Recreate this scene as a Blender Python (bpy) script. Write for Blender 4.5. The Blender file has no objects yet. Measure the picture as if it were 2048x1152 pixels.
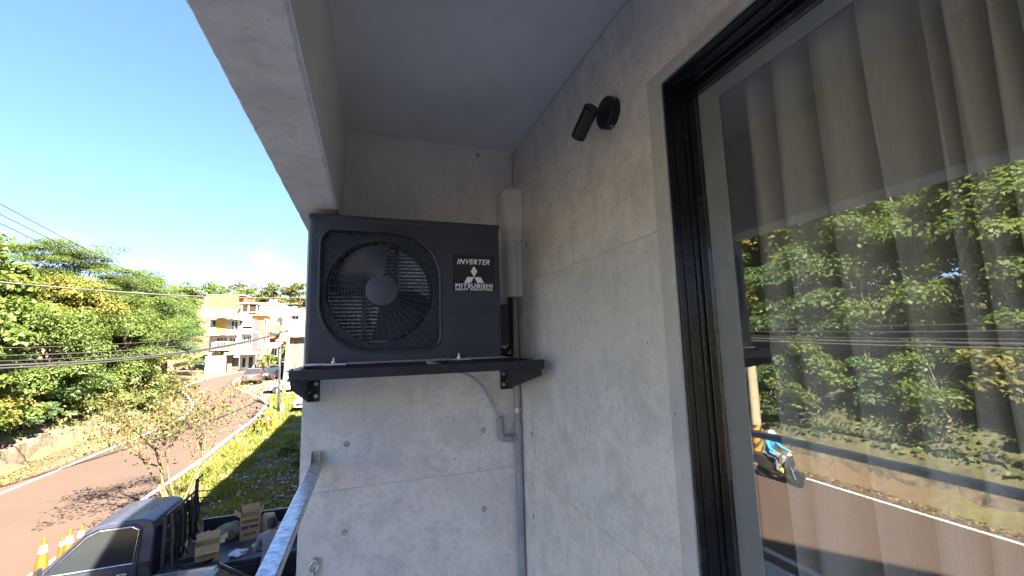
import bpy, bmesh, math, random
import numpy as np
from mathutils import Vector, Matrix
random.seed(7)
RNG = np.random.default_rng(11)
R = math.radians
S = bpy.context.scene
COL = S.collection

# ------------------------------------------------------------------ camera
# origin of the world = the phone that took the picture; the road lies 5.2 m below
cam_d = bpy.data.cameras.new('camera'); cam = bpy.data.objects.new('camera', cam_d); COL.objects.link(cam)
YAW, PITCH, ROLL = 0.330538, 0.127100, -0.028318
fw = Vector((math.sin(YAW)*math.cos(PITCH), math.cos(YAW)*math.cos(PITCH), math.sin(PITCH)))
rt = Vector((math.cos(YAW), -math.sin(YAW), 0)); up = rt.cross(fw)
rt2 = math.cos(ROLL)*rt + math.sin(ROLL)*up; up2 = -math.sin(ROLL)*rt + math.cos(ROLL)*up
cam.matrix_world = Matrix((rt2, up2, -fw)).transposed().to_4x4()
cam_d.sensor_width = 36; cam_d.lens = 839.46/2048*36
cam_d.clip_start = 0.02; cam_d.clip_end = 3000
S.camera = cam

# ------------------------------------------------------------------ sun, sky, exposure
SUN = Vector((0.48, -0.75, 1.0)).normalized()          # towards the sun
EL, AZ = math.asin(SUN.z), math.atan2(SUN.x, SUN.y)
sun_d = bpy.data.lights.new('sun', 'SUN'); sun = bpy.data.objects.new('sun', sun_d); COL.objects.link(sun)
sun_d.energy = 3.95; sun_d.angle = R(0.53); sun_d.color = (1.0, 0.88, 0.70)
sun.rotation_euler = SUN.to_track_quat('Z', 'Y').to_euler()
W = bpy.data.worlds.new('World'); S.world = W; W.use_nodes = True
wn, wl = W.node_tree.nodes, W.node_tree.links
wn.clear()
sky = wn.new('ShaderNodeTexSky'); sky.sky_type = 'NISHITA'; sky.sun_disc = False
sky.sun_elevation = EL; sky.sun_rotation = AZ; sky.altitude = 50; sky.air_density = 0.62; sky.dust_density = 0.15; sky.ozone_density = 3.5
tc = wn.new('ShaderNodeTexCoord'); sep = wn.new('ShaderNodeSeparateXYZ'); wl.new(tc.outputs['Generated'], sep.inputs[0])
mp = wn.new('ShaderNodeMapping'); mp.inputs['Scale'].default_value = (3.2, 3.2, 9.0); mp.inputs['Rotation'].default_value = (0, 0, 0.20); wl.new(tc.outputs['Generated'], mp.inputs[0])
nz = wn.new('ShaderNodeTexNoise'); nz.inputs['Scale'].default_value = 1.35; nz.inputs['Detail'].default_value = 8; nz.inputs['Roughness'].default_value = 0.56
wl.new(mp.outputs[0], nz.inputs['Vector'])
band = wn.new('ShaderNodeMapRange'); band.inputs[1].default_value = 0.05; band.inputs[2].default_value = 0.34; band.inputs[3].default_value = 0.24; band.inputs[4].default_value = -0.22
wl.new(sep.outputs['Z'], band.inputs[0])
ad = wn.new('ShaderNodeMath'); ad.operation = 'ADD'; wl.new(nz.outputs[0], ad.inputs[0]); wl.new(band.outputs[0], ad.inputs[1])
cr = wn.new('ShaderNodeMapRange'); cr.interpolation_type = 'SMOOTHSTEP'; cr.inputs[1].default_value = 0.56; cr.inputs[2].default_value = 0.78
wl.new(ad.outputs[0], cr.inputs[0])
mixc = wn.new('ShaderNodeMix'); mixc.data_type = 'RGBA'; mixc.inputs['B'].default_value = (2.0, 1.93, 1.9, 1)
gm = wn.new('ShaderNodeGamma'); gm.inputs[1].default_value = 0.72; hs = wn.new('ShaderNodeHueSaturation'); hs.inputs['Saturation'].default_value = 1.25; hs.inputs['Hue'].default_value = 0.508
wl.new(sky.outputs[0], gm.inputs[0]); wl.new(gm.outputs[0], hs.inputs['Color'])
wl.new(cr.outputs[0], mixc.inputs['Factor']); wl.new(hs.outputs[0], mixc.inputs['A'])
bg = wn.new('ShaderNodeBackground'); bg.inputs['Strength'].default_value = 0.050
out = wn.new('ShaderNodeOutputWorld'); wl.new(mixc.outputs['Result'], bg.inputs[0]); wl.new(bg.outputs[0], out.inputs[0])
S.view_settings.view_transform = 'Standard'; S.view_settings.look = 'None'; S.view_settings.gamma = 1
S.view_settings.exposure = 4.04
S.view_settings.use_curve_mapping = False
S.render.engine = 'CYCLES'
S.cycles.max_bounces = 12; S.cycles.diffuse_bounces = 9; S.cycles.glossy_bounces = 4; S.cycles.transparent_max_bounces = 16
S.cycles.use_denoising = True

# ------------------------------------------------------------------ helpers
def tag(o, label=None, cat=None, group=None, kind=None):
    if label: o['label'] = label
    if cat: o['category'] = cat
    if group: o['group'] = group
    if kind: o['kind'] = kind
    return o

def T(name, label, cat, loc=(0, 0, 0), rotz=0.0, group=None, world=True):
    """An Empty at a thing's base. world=True: its parts are written in world coordinates."""
    o = bpy.data.objects.new(name, None); COL.objects.link(o); o.empty_display_size = 0.1
    o.location = loc; o.rotation_euler = (0, 0, rotz)
    o['w_'] = 1 if world else 0
    return tag(o, label, cat, group)

def root_of(o):
    while o.parent: o = o.parent
    return o

def adopt(o, parent):
    o.parent = parent
    r = parent
    if parent.parent is None and parent.type == 'EMPTY' and parent.get('w_'):
        o.matrix_parent_inverse = (Matrix.Translation(parent.location) @ parent.rotation_euler.to_matrix().to_4x4()).inverted()

def dup(root, loc, rotz, label=None, group=None):
    r = root.copy(); COL.objects.link(r); r.location = loc; r.rotation_euler = (0, 0, rotz)
    if label: r['label'] = label
    if group: r['group'] = group
    for ch in list(root.children):
        c = ch.copy(); COL.objects.link(c); c.parent = r
        for g in list(ch.children):
            d = g.copy(); COL.objects.link(d); d.parent = c
    return r

def np_mesh(name, V, F, mat, parent=None, tint=None, smooth=False, vec=None):
    """V (n,3), F (m,k) faces of one size."""
    V = np.asarray(V, np.float32); F = np.asarray(F, np.int32); k = F.shape[1]
    me = bpy.data.meshes.new(name)
    me.vertices.add(len(V)); me.vertices.foreach_set('co', V.ravel())
    me.loops.add(F.size); me.loops.foreach_set('vertex_index', F.ravel())
    me.polygons.add(len(F)); me.polygons.foreach_set('loop_start', np.arange(len(F), dtype=np.int32)*k)
    me.polygons.foreach_set('loop_total', np.full(len(F), k, np.int32))
    if smooth: me.polygons.foreach_set('use_smooth', np.ones(len(F), bool))
    if tint is not None:
        a = me.attributes.new('tint', 'FLOAT', 'FACE'); a.data.foreach_set('value', np.asarray(tint, np.float32))
    me.update(calc_edges=True); me.materials.append(mat)
    o = bpy.data.objects.new(name, me); COL.objects.link(o)
    if parent: adopt(o, parent)
    return o

class MB:
    def __init__(s): s.v = []; s.f = []
    def add(s, vs, fs):
        b = len(s.v); s.v += [tuple(p) for p in vs]; s.f += [tuple(b+i for i in f) for f in fs]; return s
    def box(s, x0, x1, y0, y1, z0, z1, xf=None):
        vs = [Vector((x, y, z)) for z in (z0, z1) for y in (y0, y1) for x in (x0, x1)]
        if xf: vs = [xf @ p for p in vs]
        return s.add(vs, [(0, 2, 3, 1), (4, 5, 7, 6), (0, 1, 5, 4), (2, 6, 7, 3), (0, 4, 6, 2), (1, 3, 7, 5)])
    def ob(s, c, size, rot=(0, 0, 0)):
        from mathutils import Euler
        m = Matrix.Translation(c) @ Euler(rot).to_matrix().to_4x4(); a, b, d = [q/2 for q in size]
        return s.box(-a, a, -b, b, -d, d, m)
    def tube(s, path, r, n=8, cap=True, closed=False):
        P = [Vector(p) for p in path]; k = len(P)
        rr = r if isinstance(r, (list, tuple)) else [r]*k
        vs, fs = [], []; prev = None
        for i, p in enumerate(P):
            a = P[i-1] if (i > 0 or closed) else p; b = P[(i+1) % k] if (i < k-1 or closed) else p
            t = (b-a)
            t = t.normalized() if t.length > 1e-9 else Vector((0, 0, 1))
            if prev is None:
                h = Vector((0, 0, 1)) if abs(t.z) < 0.9 else Vector((1, 0, 0)); u = t.cross(h).normalized()
            else:
                u = (prev - t*prev.dot(t))
                u = u.normalized() if u.length > 1e-6 else t.orthogonal().normalized()
            w = t.cross(u); prev = u
            for j in range(n):
                an = 2*math.pi*j/n; vs.append(p + (u*math.cos(an) + w*math.sin(an))*rr[i])
        for i in range(k if closed else k-1):
            for j in range(n):
                a0 = i*n+j; a1 = i*n+(j+1) % n; b0 = ((i+1) % k)*n+j; b1 = ((i+1) % k)*n+(j+1) % n
                fs.append((a0, b0, b1, a1))
        if cap and not closed:
            fs.append(tuple(range(n))); fs.append(tuple((k-1)*n+j for j in reversed(range(n))))
        return s.add(vs, fs)
    def cyl(s, p0, p1, r0, r1=None, n=16): return s.tube([p0, p1], [r0, r0 if r1 is None else r1], n)
    def prism(s, poly, axis, a, b):
        """poly in the plane normal to axis: x -> (y,z), y -> (x,z), z -> (x,y)."""
        f = {'x': lambda q, t: (t, q[0], q[1]), 'y': lambda q, t: (q[0], t, q[1]), 'z': lambda q, t: (q[0], q[1], t)}[axis]
        n = len(poly); vs = [f(q, a) for q in poly] + [f(q, b) for q in poly]
        fs = [tuple(range(n)), tuple(n+i for i in reversed(range(n)))] + [(i, n+i, n+(i+1) % n, (i+1) % n) for i in range(n)]
        return s.add(vs, fs)
    def lathe(s, prof, c=(0, 0, 0), n=20, rot=None):
        """prof: (r, z) pairs."""
        vs, fs = [], []; c = Vector(c)
        for r, z in prof:
            for j in range(n):
                an = 2*math.pi*j/n; p = Vector((r*math.cos(an), r*math.sin(an), z))
                if rot: p = rot @ p
                vs.append(p+c)
        for i in range(len(prof)-1):
            for j in range(n):
                fs.append((i*n+j, i*n+(j+1) % n, (i+1)*n+(j+1) % n, (i+1)*n+j))
        fs.append(tuple(reversed(range(n)))); fs.append(tuple((len(prof)-1)*n+j for j in range(n)))
        return s.add(vs, fs)
    def loft(s, rings, cap=True):
        n = len(rings[0]); vs = [p for r in rings for p in r]; fs = []
        for i in range(len(rings)-1):
            for j in range(n):
                fs.append((i*n+j, i*n+(j+1) % n, (i+1)*n+(j+1) % n, (i+1)*n+j))
        if cap: fs += [tuple(reversed(range(n))), tuple((len(rings)-1)*n+j for j in range(n))]
        return s.add(vs, fs)
    def ball(s, c, r, nu=12, nv=8):
        c = Vector(c); r = r if isinstance(r, (list, tuple)) else (r, r, r)
        rings = []
        for i in range(nv+1):
            a = -math.pi/2 + math.pi*i/nv; a = max(-1.5, min(1.5, a))
            rings.append([(c.x+r[0]*math.cos(a)*math.cos(2*math.pi*j/nu), c.y+r[1]*math.cos(a)*math.sin(2*math.pi*j/nu), c.z+r[2]*math.sin(a)) for j in range(nu)])
        return s.loft(rings)
    def build(s, name, mat, parent=None, bevel=0.0, seg=2, smooth=None, fix=True):
        me = bpy.data.meshes.new(name); me.from_pydata(s.v, [], s.f)
        if bevel or fix:
            bm = bmesh.new(); bm.from_mesh(me)
            bmesh.ops.recalc_face_normals(bm, faces=bm.faces)
            if bevel:
                es = [e for e in bm.edges if len(e.link_faces) == 2 and e.calc_face_angle(0) > 0.5]
                bmesh.ops.bevel(bm, geom=es, offset=bevel, segments=seg, profile=0.5, affect='EDGES', clamp_overlap=True)
            bm.to_mesh(me); bm.free()
        if smooth is not None and not bevel:
            me.polygons.foreach_set('use_smooth', np.ones(len(me.polygons), bool)); me.set_sharp_from_angle(angle=R(smooth))
        me.materials.append(mat)
        o = bpy.data.objects.new(name, me); COL.objects.link(o)
        if parent: adopt(o, parent)
        return o

# ------------------------------------------------------------------ materials
def nodes(name):
    m = bpy.data.materials.new(name); m.use_nodes = True
    return m, m.node_tree.nodes, m.node_tree.links, m.node_tree.nodes['Principled BSDF']
def noise(n, l, scale, detail=4, rough=0.5, vec=None, coord='Object', stretch=None):
    t = n.new('ShaderNodeTexCoord'); src = t.outputs[coord]
    if stretch:
        q = n.new('ShaderNodeMapping'); q.inputs['Scale'].default_value = stretch; l.new(src, q.inputs[0]); src = q.outputs[0]
    z = n.new('ShaderNodeTexNoise'); z.inputs['Scale'].default_value = scale; z.inputs['Detail'].default_value = detail; z.inputs['Roughness'].default_value = rough
    l.new(src, z.inputs['Vector']); return z.outputs[0]
def ramp(n, l, fac, stops):
    r = n.new('ShaderNodeValToRGB'); el = r.color_ramp.elements
    while len(el) < len(stops): el.new(0.5)
    for e, (p, c) in zip(el, stops): e.position = p; e.color = (*c, 1) if len(c) == 3 else c
    l.new(fac, r.inputs[0]); return r.outputs[0]
def mix(n, l, fac, a, b, mode='MIX'):
    m = n.new('ShaderNodeMix'); m.data_type = 'RGBA'; m.blend_type = mode
    for key, v in (('Factor', fac), ('A', a), ('B', b)):
        sk = m.inputs[key]
        if isinstance(v, (int, float)): sk.default_value = v
        elif isinstance(v, tuple): sk.default_value = (*v, 1) if len(v) == 3 else v
        else: l.new(v, sk)
    return m.outputs['Result']
def bump(n, l, p, h, strength, dist=0.01):
    b = n.new('ShaderNodeBump'); b.inputs['Strength'].default_value = strength; b.inputs['Distance'].default_value = dist
    l.new(h, b.inputs['Height']); l.new(b.outputs[0], p.inputs['Normal'])
def mat(name, col, rough=0.6, metal=0.0, var=0.12, scale=12.0, bmp=0.0, bscale=60.0, coat=0.0, spec=None, dark=None, stretch=None):
    """Paint, metal, plastic, cloth: a base colour with two scales of uneven wear."""
    m, n, l, p = nodes(name)
    a = noise(n, l, scale, 6, 0.6, stretch=stretch); d = dark or tuple(c*(1-2.2*var) for c in col)
    lo = tuple(max(0, c) for c in d); hi = tuple(min(1, c*(1+var)) for c in col)
    l.new(ramp(n, l, a, [(0.3, lo), (0.55, col), (0.8, hi)]), p.inputs['Base Color'])
    p.inputs['Metallic'].default_value = metal
    rr = n.new('ShaderNodeMapRange'); rr.inputs[3].default_value = max(0.02, rough-0.1); rr.inputs[4].default_value = min(1, rough+0.12)
    l.new(noise(n, l, scale*2.3, 4), rr.inputs[0]); l.new(rr.outputs[0], p.inputs['Roughness'])
    if coat: p.inputs['Coat Weight'].default_value = coat; p.inputs['Coat Roughness'].default_value = 0.05
    if spec is not None: p.inputs['Specular IOR Level'].default_value = spec
    if bmp: bump(n, l, p, noise(n, l, bscale, 5, 0.6), bmp, 0.004)
    return m

def concrete(name, base, warm, mottled=1.0):
    """cast concrete: clouds, mottling, trickle marks, brown stains and pin holes; every panel a different cut of the pattern"""
    m, n, l, p = nodes(name)
    oi = n.new('ShaderNodeObjectInfo'); t = n.new('ShaderNodeTexCoord'); sc_ = n.new('ShaderNodeVectorMath'); sc_.operation = 'MULTIPLY_ADD'
    cb = n.new('ShaderNodeCombineXYZ')
    for i in range(3): l.new(oi.outputs['Random'], cb.inputs[i])
    l.new(cb.outputs[0], sc_.inputs[0]); sc_.inputs[1].default_value = (7.3, 5.1, 9.7); l.new(t.outputs['Object'], sc_.inputs[2]); co = sc_.outputs[0]
    def nz_(scale, detail, rough, stretch=None, dist=0.0):
        src = co
        if stretch: q = n.new('ShaderNodeMapping'); q.inputs['Scale'].default_value = stretch; l.new(src, q.inputs[0]); src = q.outputs[0]
        z = n.new('ShaderNodeTexNoise'); z.inputs['Scale'].default_value = scale; z.inputs['Detail'].default_value = detail; z.inputs['Roughness'].default_value = rough; z.inputs['Distortion'].default_value = dist
        l.new(src, z.inputs['Vector']); return z.outputs[0]
    big = nz_(1.5, 6, 0.6, dist=0.6); mid = nz_(7, 8, 0.70, dist=0.4); fine = nz_(36, 9, 0.76); grit = nz_(160, 4, 0.7)
    streak = nz_(4, 6, 0.65, (3.2, 3.2, 0.16)); drip = nz_(9, 5, 0.6, (2.6, 2.6, 0.10)); patch = nz_(0.9, 3, 0.45, dist=1.2)
    K = lambda k: tuple(c*k for c in base)
    c = ramp(n, l, big, [(0.36, base), (0.62, warm)])
    c = mix(n, l, ramp(n, l, patch, [(0.50, (0, 0, 0)), (0.57, (0.62,)*3)]), c, K(0.88))
    c = mix(n, l, ramp(n, l, mid, [(0.46, (0, 0, 0)), (0.59, (min(1, mottled*0.78),)*3)]), c, K(0.80))
    c = mix(n, l, ramp(n, l, fine, [(0.50, (0, 0, 0)), (0.64, (min(1, 0.66*mottled),)*3)]), c, K(0.69))
    c = mix(n, l, ramp(n, l, streak, [(0.48, (0, 0, 0)), (0.74, (0.20,)*3)]), c, tuple(min(0.86, q*1.2) for q in warm))
    c = mix(n, l, ramp(n, l, drip, [(0.56, (0, 0, 0)), (0.74, (0.24,)*3)]), c, (base[0]*0.60, base[1]*0.55, base[2]*0.49))
    c = mix(n, l, ramp(n, l, grit, [(0.4, (0, 0, 0)), (0.75, (0.30,)*3)]), c, K(0.76))
    vt = n.new('ShaderNodeTexVoronoi'); vt.inputs['Scale'].default_value = 20; l.new(co, vt.inputs['Vector'])
    pin = ramp(n, l, vt.outputs['Distance'], [(0.05, (1, 1, 1)), (0.10, (0, 0, 0))]); hole = mix(n, l, 1.0, pin, ramp(n, l, nz_(17, 1, 0.5), [(0.58, (0, 0, 0)), (0.62, (0.85,)*3)]), 'MULTIPLY')
    c = mix(n, l, hole, c, K(0.38))
    l.new(c, p.inputs['Base Color']); p.inputs['Roughness'].default_value = 0.85; p.inputs['Specular IOR Level'].default_value = 0.22
    h = mix(n, l, 0.45, fine, mid); h = mix(n, l, 0.25, h, grit); h = mix(n, l, hole, h, (0, 0, 0)); bump(n, l, p, h, 0.45, 0.005)
    return m

def leafmat(name, stops, trans=0.35):
    m, n, l, p = nodes(name)
    a = n.new('ShaderNodeAttribute'); a.attribute_name = 'tint'
    hsv = n.new('ShaderNodeHueSaturation'); hsv.inputs['Saturation'].default_value = 0.84; hsv.inputs['Value'].default_value = 0.88
    l.new(ramp(n, l, a.outputs['Fac'], stops), hsv.inputs['Color']); c = hsv.outputs[0]
    l.new(c, p.inputs['Base Color']); p.inputs['Roughness'].default_value = 0.5; p.inputs['Specular IOR Level'].default_value = 0.35
    tr = n.new('ShaderNodeBsdfTranslucent'); l.new(mix(n, l, 1.0, c, (1.12, 1.15, 0.6), 'MULTIPLY'), tr.inputs[0])
    ms = n.new('ShaderNodeMixShader'); ms.inputs[0].default_value = trans
    l.new(p.outputs[0], ms.inputs[1]); l.new(tr.outputs[0], ms.inputs[2]); l.new(ms.outputs[0], n['Material Output'].inputs['Surface'])
    return m

def glassmat(name, refl, tint=(0.95, 0.965, 0.955)):
    m, n, l, p = nodes(name); n.remove(p)
    tr = n.new('ShaderNodeBsdfTransparent'); tr.inputs[0].default_value = (*tint, 1)
    gl = n.new('ShaderNodeBsdfGlossy'); gl.inputs['Roughness'].default_value = 0.0; gl.inputs[0].default_value = (0.97, 0.98, 1.0, 1)
    lw = n.new('ShaderNodeLayerWeight'); lw.inputs['Blend'].default_value = 0.5
    pw = n.new('ShaderNodeMath'); pw.operation = 'POWER'; pw.inputs[1].default_value = 5; l.new(lw.outputs['Facing'], pw.inputs[0])
    ma = n.new('ShaderNodeMath'); ma.operation = 'MULTIPLY_ADD'; ma.inputs[1].default_value = 1-refl; ma.inputs[2].default_value = refl; ma.use_clamp = True
    l.new(pw.outputs[0], ma.inputs[0])
    ms = n.new('ShaderNodeMixShader'); l.new(ma.outputs[0], ms.inputs[0]); l.new(tr.outputs[0], ms.inputs[1]); l.new(gl.outputs[0], ms.inputs[2])
    df = n.new('ShaderNodeBsdfDiffuse'); df.inputs[0].default_value = (0.70, 0.66, 0.58, 1)
    dst = ramp(n, l, noise(n, l, 3.0, 8, 0.7, stretch=(1, 1, 0.45)), [(0.30, (0.006,)*3), (0.62, (0.020,)*3), (0.80, (0.055,)*3)])
    spot = ramp(n, l, noise(n, l, 95, 2, 0.5), [(0.74, (0, 0, 0)), (0.78, (0.22,)*3)])
    sm = mix(n, l, 1.0, dst, spot, 'ADD'); m2 = n.new('ShaderNodeMixShader'); l.new(sm, m2.inputs[0]); l.new(ms.outputs[0], m2.inputs[1]); l.new(df.outputs[0], m2.inputs[2])
    wob = n.new('ShaderNodeBump'); wob.inputs['Strength'].default_value = 0.02; wob.inputs['Distance'].default_value = 0.02; l.new(noise(n, l, 2.2, 1, 0.4), wob.inputs['Height']); l.new(wob.outputs[0], gl.inputs['Normal'])
    l.new(m2.outputs[0], n['Material Output'].inputs['Surface'])
    return m

M = {}
M['wall'] = concrete('fair_faced_concrete', (0.79, 0.735, 0.665), (0.84, 0.77, 0.68))
M['beam'] = concrete('beam_concrete', (0.77, 0.70, 0.64), (0.82, 0.745, 0.68), 0.8)
M['mortar'] = concrete('smooth_mortar', (0.60, 0.56, 0.52), (0.65, 0.60, 0.55), 0.5)
M['bounce_floor'] = mat('pale_bounce_floor', (0.68, 0.66, 0.62), 0.5, var=0.05, scale=3)  # unseen balcony floor, made pale to bounce sky light onto walls and ceiling
M['plug'] = mat('tie_hole_mortar', (0.50, 0.46, 0.40), 0.9, var=0.2, scale=60, bmp=0.3)
M['groove'] = mat('tie_hole_edge', (0.26, 0.24, 0.22), 0.9, var=0.2, scale=60)
M['paint_grey'] = mat('grey_wall_paint', (0.70, 0.675, 0.65), 0.75, var=0.09, scale=1.6, bmp=0.05, bscale=30)
M['black_metal'] = mat('black_powder_coat', (0.016, 0.017, 0.021), 0.42, var=0.25, scale=9, bmp=0.05, bscale=400)
M['lamp_black'] = mat('satin_black_lamp', (0.007, 0.007, 0.008), 0.35, var=0.2, scale=20)
M['ac_dark'] = mat('charcoal_sheet_metal', (0.040, 0.043, 0.058), 0.40, var=0.14, scale=4, bmp=0.03, bscale=300)
M['ac_wire'] = mat('grille_wire', (0.11, 0.115, 0.14), 0.45, var=0.1, scale=20)
M['ac_fan'] = mat('fan_plastic', (0.018, 0.019, 0.025), 0.35, var=0.1, scale=10)
M['hub'] = mat('hub_cap_plastic', (0.075, 0.079, 0.098), 0.42, var=0.06, scale=10)
M['alu'] = mat('aluminium_fin', (0.85, 0.88, 0.90), 0.5, metal=0.0, var=0.15, scale=40)
M['sticker'] = mat('sticker_film', (0.022, 0.017, 0.018), 0.3, var=0.05, scale=20)
M['white_print'] = mat('white_print', (0.86, 0.86, 0.88), 0.5, var=0.03, scale=30)
M['zinc'] = mat('zinc_plate', (0.62, 0.62, 0.60), 0.32, metal=0.85, var=0.2, scale=90)
M['galv'] = mat('galvanised_steel', (0.52, 0.57, 0.63), 0.30, metal=0.85, var=0.28, scale=55, bmp=0.15, bscale=240)
M['stainless'] = mat('stainless_steel', (0.60, 0.57, 0.54), 0.3, metal=0.95, var=0.12, scale=40)
M['pvc'] = mat('grey_pvc', (0.32, 0.325, 0.335), 0.38, var=0.08, scale=9)
M['duct'] = mat('grey_duct_plastic', (0.66, 0.64, 0.61), 0.33, var=0.05, scale=7)
M['hose'] = mat('drain_hose', (0.44, 0.48, 0.48), 0.35, var=0.08, scale=20)
M['rubber'] = mat('black_rubber', (0.014, 0.014, 0.015), 0.7, var=0.2, scale=30)
M['frame'] = mat('black_window_aluminium', (0.010, 0.010, 0.012), 0.24, var=0.2, scale=8)
M['reveal'] = mat('light_grey_reveal_paint', (0.80, 0.81, 0.80), 0.7, var=0.04, scale=5)
M['room'] = mat('room_plaster', (0.62, 0.60, 0.56), 0.8, var=0.05, scale=2)
M['floor'] = mat('room_floor', (0.22, 0.18, 0.14), 0.5, var=0.15, scale=5)
M['glass'] = glassmat('window_glass', 0.18)
m, n, l, p = nodes('curtain_cloth')
wv = noise(n, l, 220, 2, 0.5, stretch=(1, 1, 0.08)); sl = noise(n, l, 260, 3, 0.6, stretch=(0.06, 0.06, 1))
l.new(mix(n, l, 0.5, ramp(n, l, wv, [(0.3, (0.56, 0.51, 0.44)), (0.7, (0.72, 0.665, 0.59))]), ramp(n, l, sl, [(0.3, (0.54, 0.49, 0.43)), (0.7, (0.72, 0.665, 0.59))])), p.inputs['Base Color'])
p.inputs['Roughness'].default_value = 0.95; M['curtain'] = m

# ================================================================== the house and its balcony
G = -5.2                                            # level of the road in front of the house
house = T('concrete_house', 'grey fair-faced concrete house whose covered balcony holds the black air conditioner', 'building', (0.25, 1.0, G))
JZ = (-1.6, -0.657, 0.303, 1.09)
core = MB().box(-0.285, 0.78, 2.212, 2.38, -1.6, 1.09).build('end_wall', M['wall'], house)
for z0, z1 in zip(JZ[:-1], JZ[1:]):
    MB().box(-0.2865, 0.778, 2.2, 2.2115, z0+0.0004, z1-0.0004).build('concrete_panel', M['wall'], core, bevel=0.0010, seg=1)
def tie_hole(c, axis, r, parent):
    a, b = (Vector(c), Vector(c)); d = {'y': Vector((0, -1, 0)), 'x': Vector((-1, 0, 0))}[axis]
    o = MB().cyl(a-d*0.004, a+d*0.0012, r, r, 20).build('tie_hole', M['groove'], parent)
    MB().cyl(a, a+d*0.0022, r*0.86, r*0.78, 20).build('tie_hole_plug', M['plug'], parent)
for x, z in ((-0.091, -0.456), (-0.092, -0.847), (0.575, -0.453), (0.570, -0.842), (0.571, 1.055), (-0.02, 0.62), (0.575, 0.62)):
    tie_hole((x, 2.2, z), 'y', 0.0135, core)
wwall = MB().prism([(2.211, -1.6), (2.211, 1.09), (-2, 1.09), (-2, 0.72), (0.916, 0.72), (0.916, -1.6)], 'x', 0.792, 0.98).box(0.792, 0.98, -2, 0.915, -1.6, -1.5).box(0.792, 0.98, -2, -1.7, -1.499, 0.719).build('window_wall', M['wall'], house)
for z0, z1 in zip(JZ[:2], JZ[1:3]):
    MB().box(0.78, 0.7915, 0.973, 2.1995, z0+0.0004, z1-0.0004).build('concrete_panel', M['wall'], wwall, bevel=0.0010, seg=1)
MB().prism([(2.1995, 0.3034), (2.1995, 1.089), (-2, 1.089), (-2, 0.758), (0.973, 0.758), (0.973, 0.3034)], 'x', 0.78, 0.7915).build('concrete_panel', M['wall'], wwall, bevel=0.0010, seg=1)
MB().prism([(0.972, -1.6), (0.972, 0.757), (-2, 0.757), (-2, 0.7205), (0.9155, 0.7205), (0.9155, -1.6)], 'x', 0.7765, 0.7912).build('mortar_margin', M['mortar'], wwall, bevel=0.002, seg=1)
for y, z in ((2.026, 0.504), (2.033, 0.104), (2.036, -0.461), (2.046, -0.855)): tie_hole((0.78, y, z), 'x', 0.0125, wwall)
MB().box(-0.131, 0.7795, -2, 2.1995, 1.09, 1.119).build('ceiling', M['paint_grey'], house)
MB().box(-0.1315, -0.128, -2, 2.1992, 0.5565, 1.0895).build('beam_lining', M['paint_grey'], house)
ck = MB().tube([(-0.126, 2.1975, 1.0885), (0.3, 2.1972, 1.0878), (0.778, 2.1975, 1.0885)], 0.0032, 6).build('caulk_bead', M['reveal'], house)
MB().tube([(-0.1275, -1.99, 1.0885), (-0.1278, 0.4, 1.088), (-0.1275, 2.198, 1.0885)], 0.0024, 6).build('caulk_bead', M['reveal'], house)
# the edge beam, its lower edges chipped a little
bm = bmesh.new(); V = []
ys = np.linspace(-2, 2.1995, 180)
rings = []
for y in ys:
    j = lambda s: random.uniform(-s, s)
    rings.append([(-0.287, y, 1.12), (-0.287+j(0.0012), y, 0.562+j(0.0015)), (-0.281+j(0.002), y, 0.553+j(0.0008)), (-0.138+j(0.0012), y, 0.553+j(0.0006)), (-0.1318, y, 0.5562+j(0.0012)), (-0.1318, y, 1.12)])
MB().loft(rings).build('beam', M['beam'], house)
MB().box(-0.285, 8, -2, 2.3795, -1.75, -1.602).build('balcony_floor', M['bounce_floor'], house)
MB().box(-0.2865, 8, -2, 2.3795, 1.1205, 1.3).build('roof_slab', M['beam'], house)
MB().box(-0.285, 8, -2, 27, 1.301, 5.6).build('upper_storey', M['wall'], house)
MB().box(0.3, 8, -2, 2.3795, G-0.3, -1.752).build('lower_storey', M['wall'], house)
row = MB().box(-0.283, 8, 2.3805, 27, G-0.3, 1.2995).build('side_block', M['wall'], house)
for y in (5, 10, 15, 20, 24.5):
    for z in (-4.2, -1.2, 2.4):
        w = MB().box(-0.31, -0.28, y-0.8, y+0.8, z, z+1.5).build('window', M['frame'], house)
        for k in (-0.76, 0.02):
            MB().box(-0.318, -0.309, y+k, y+k+0.74, z+0.05, z+1.45).build('pane', M['glass'], w)
# the room behind the window
room = MB().box(0.981, 5, 2.0, 2.1, -1.6, 1.0).box(5.0, 5.1, -2.5, 2.1, -1.6, 1.0).box(0.981, 5.1, -2.6, -2.5, -1.6, 1.0).build('room_wall', M['room'], house)
MB().box(0.981, 5.1, -2.6, 2.1, 1.001, 1.05).build('room_ceiling', M['room'], house)
MB().box(0.981, 5.1, -2.6, 2.1, -1.65, -1.601).build('room_floor', M['floor'], house)
MB().prism([(0.9158, -1.499), (0.9158, 0.7198), (-1.699, 0.7198), (-1.699, -1.499), (-1.69, -1.49), (-1.69, 0.712), (0.908, 0.712), (0.908, -1.499)], 'x', 0.905, 0.984).build('window_reveal', M['reveal'], house)

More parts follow.
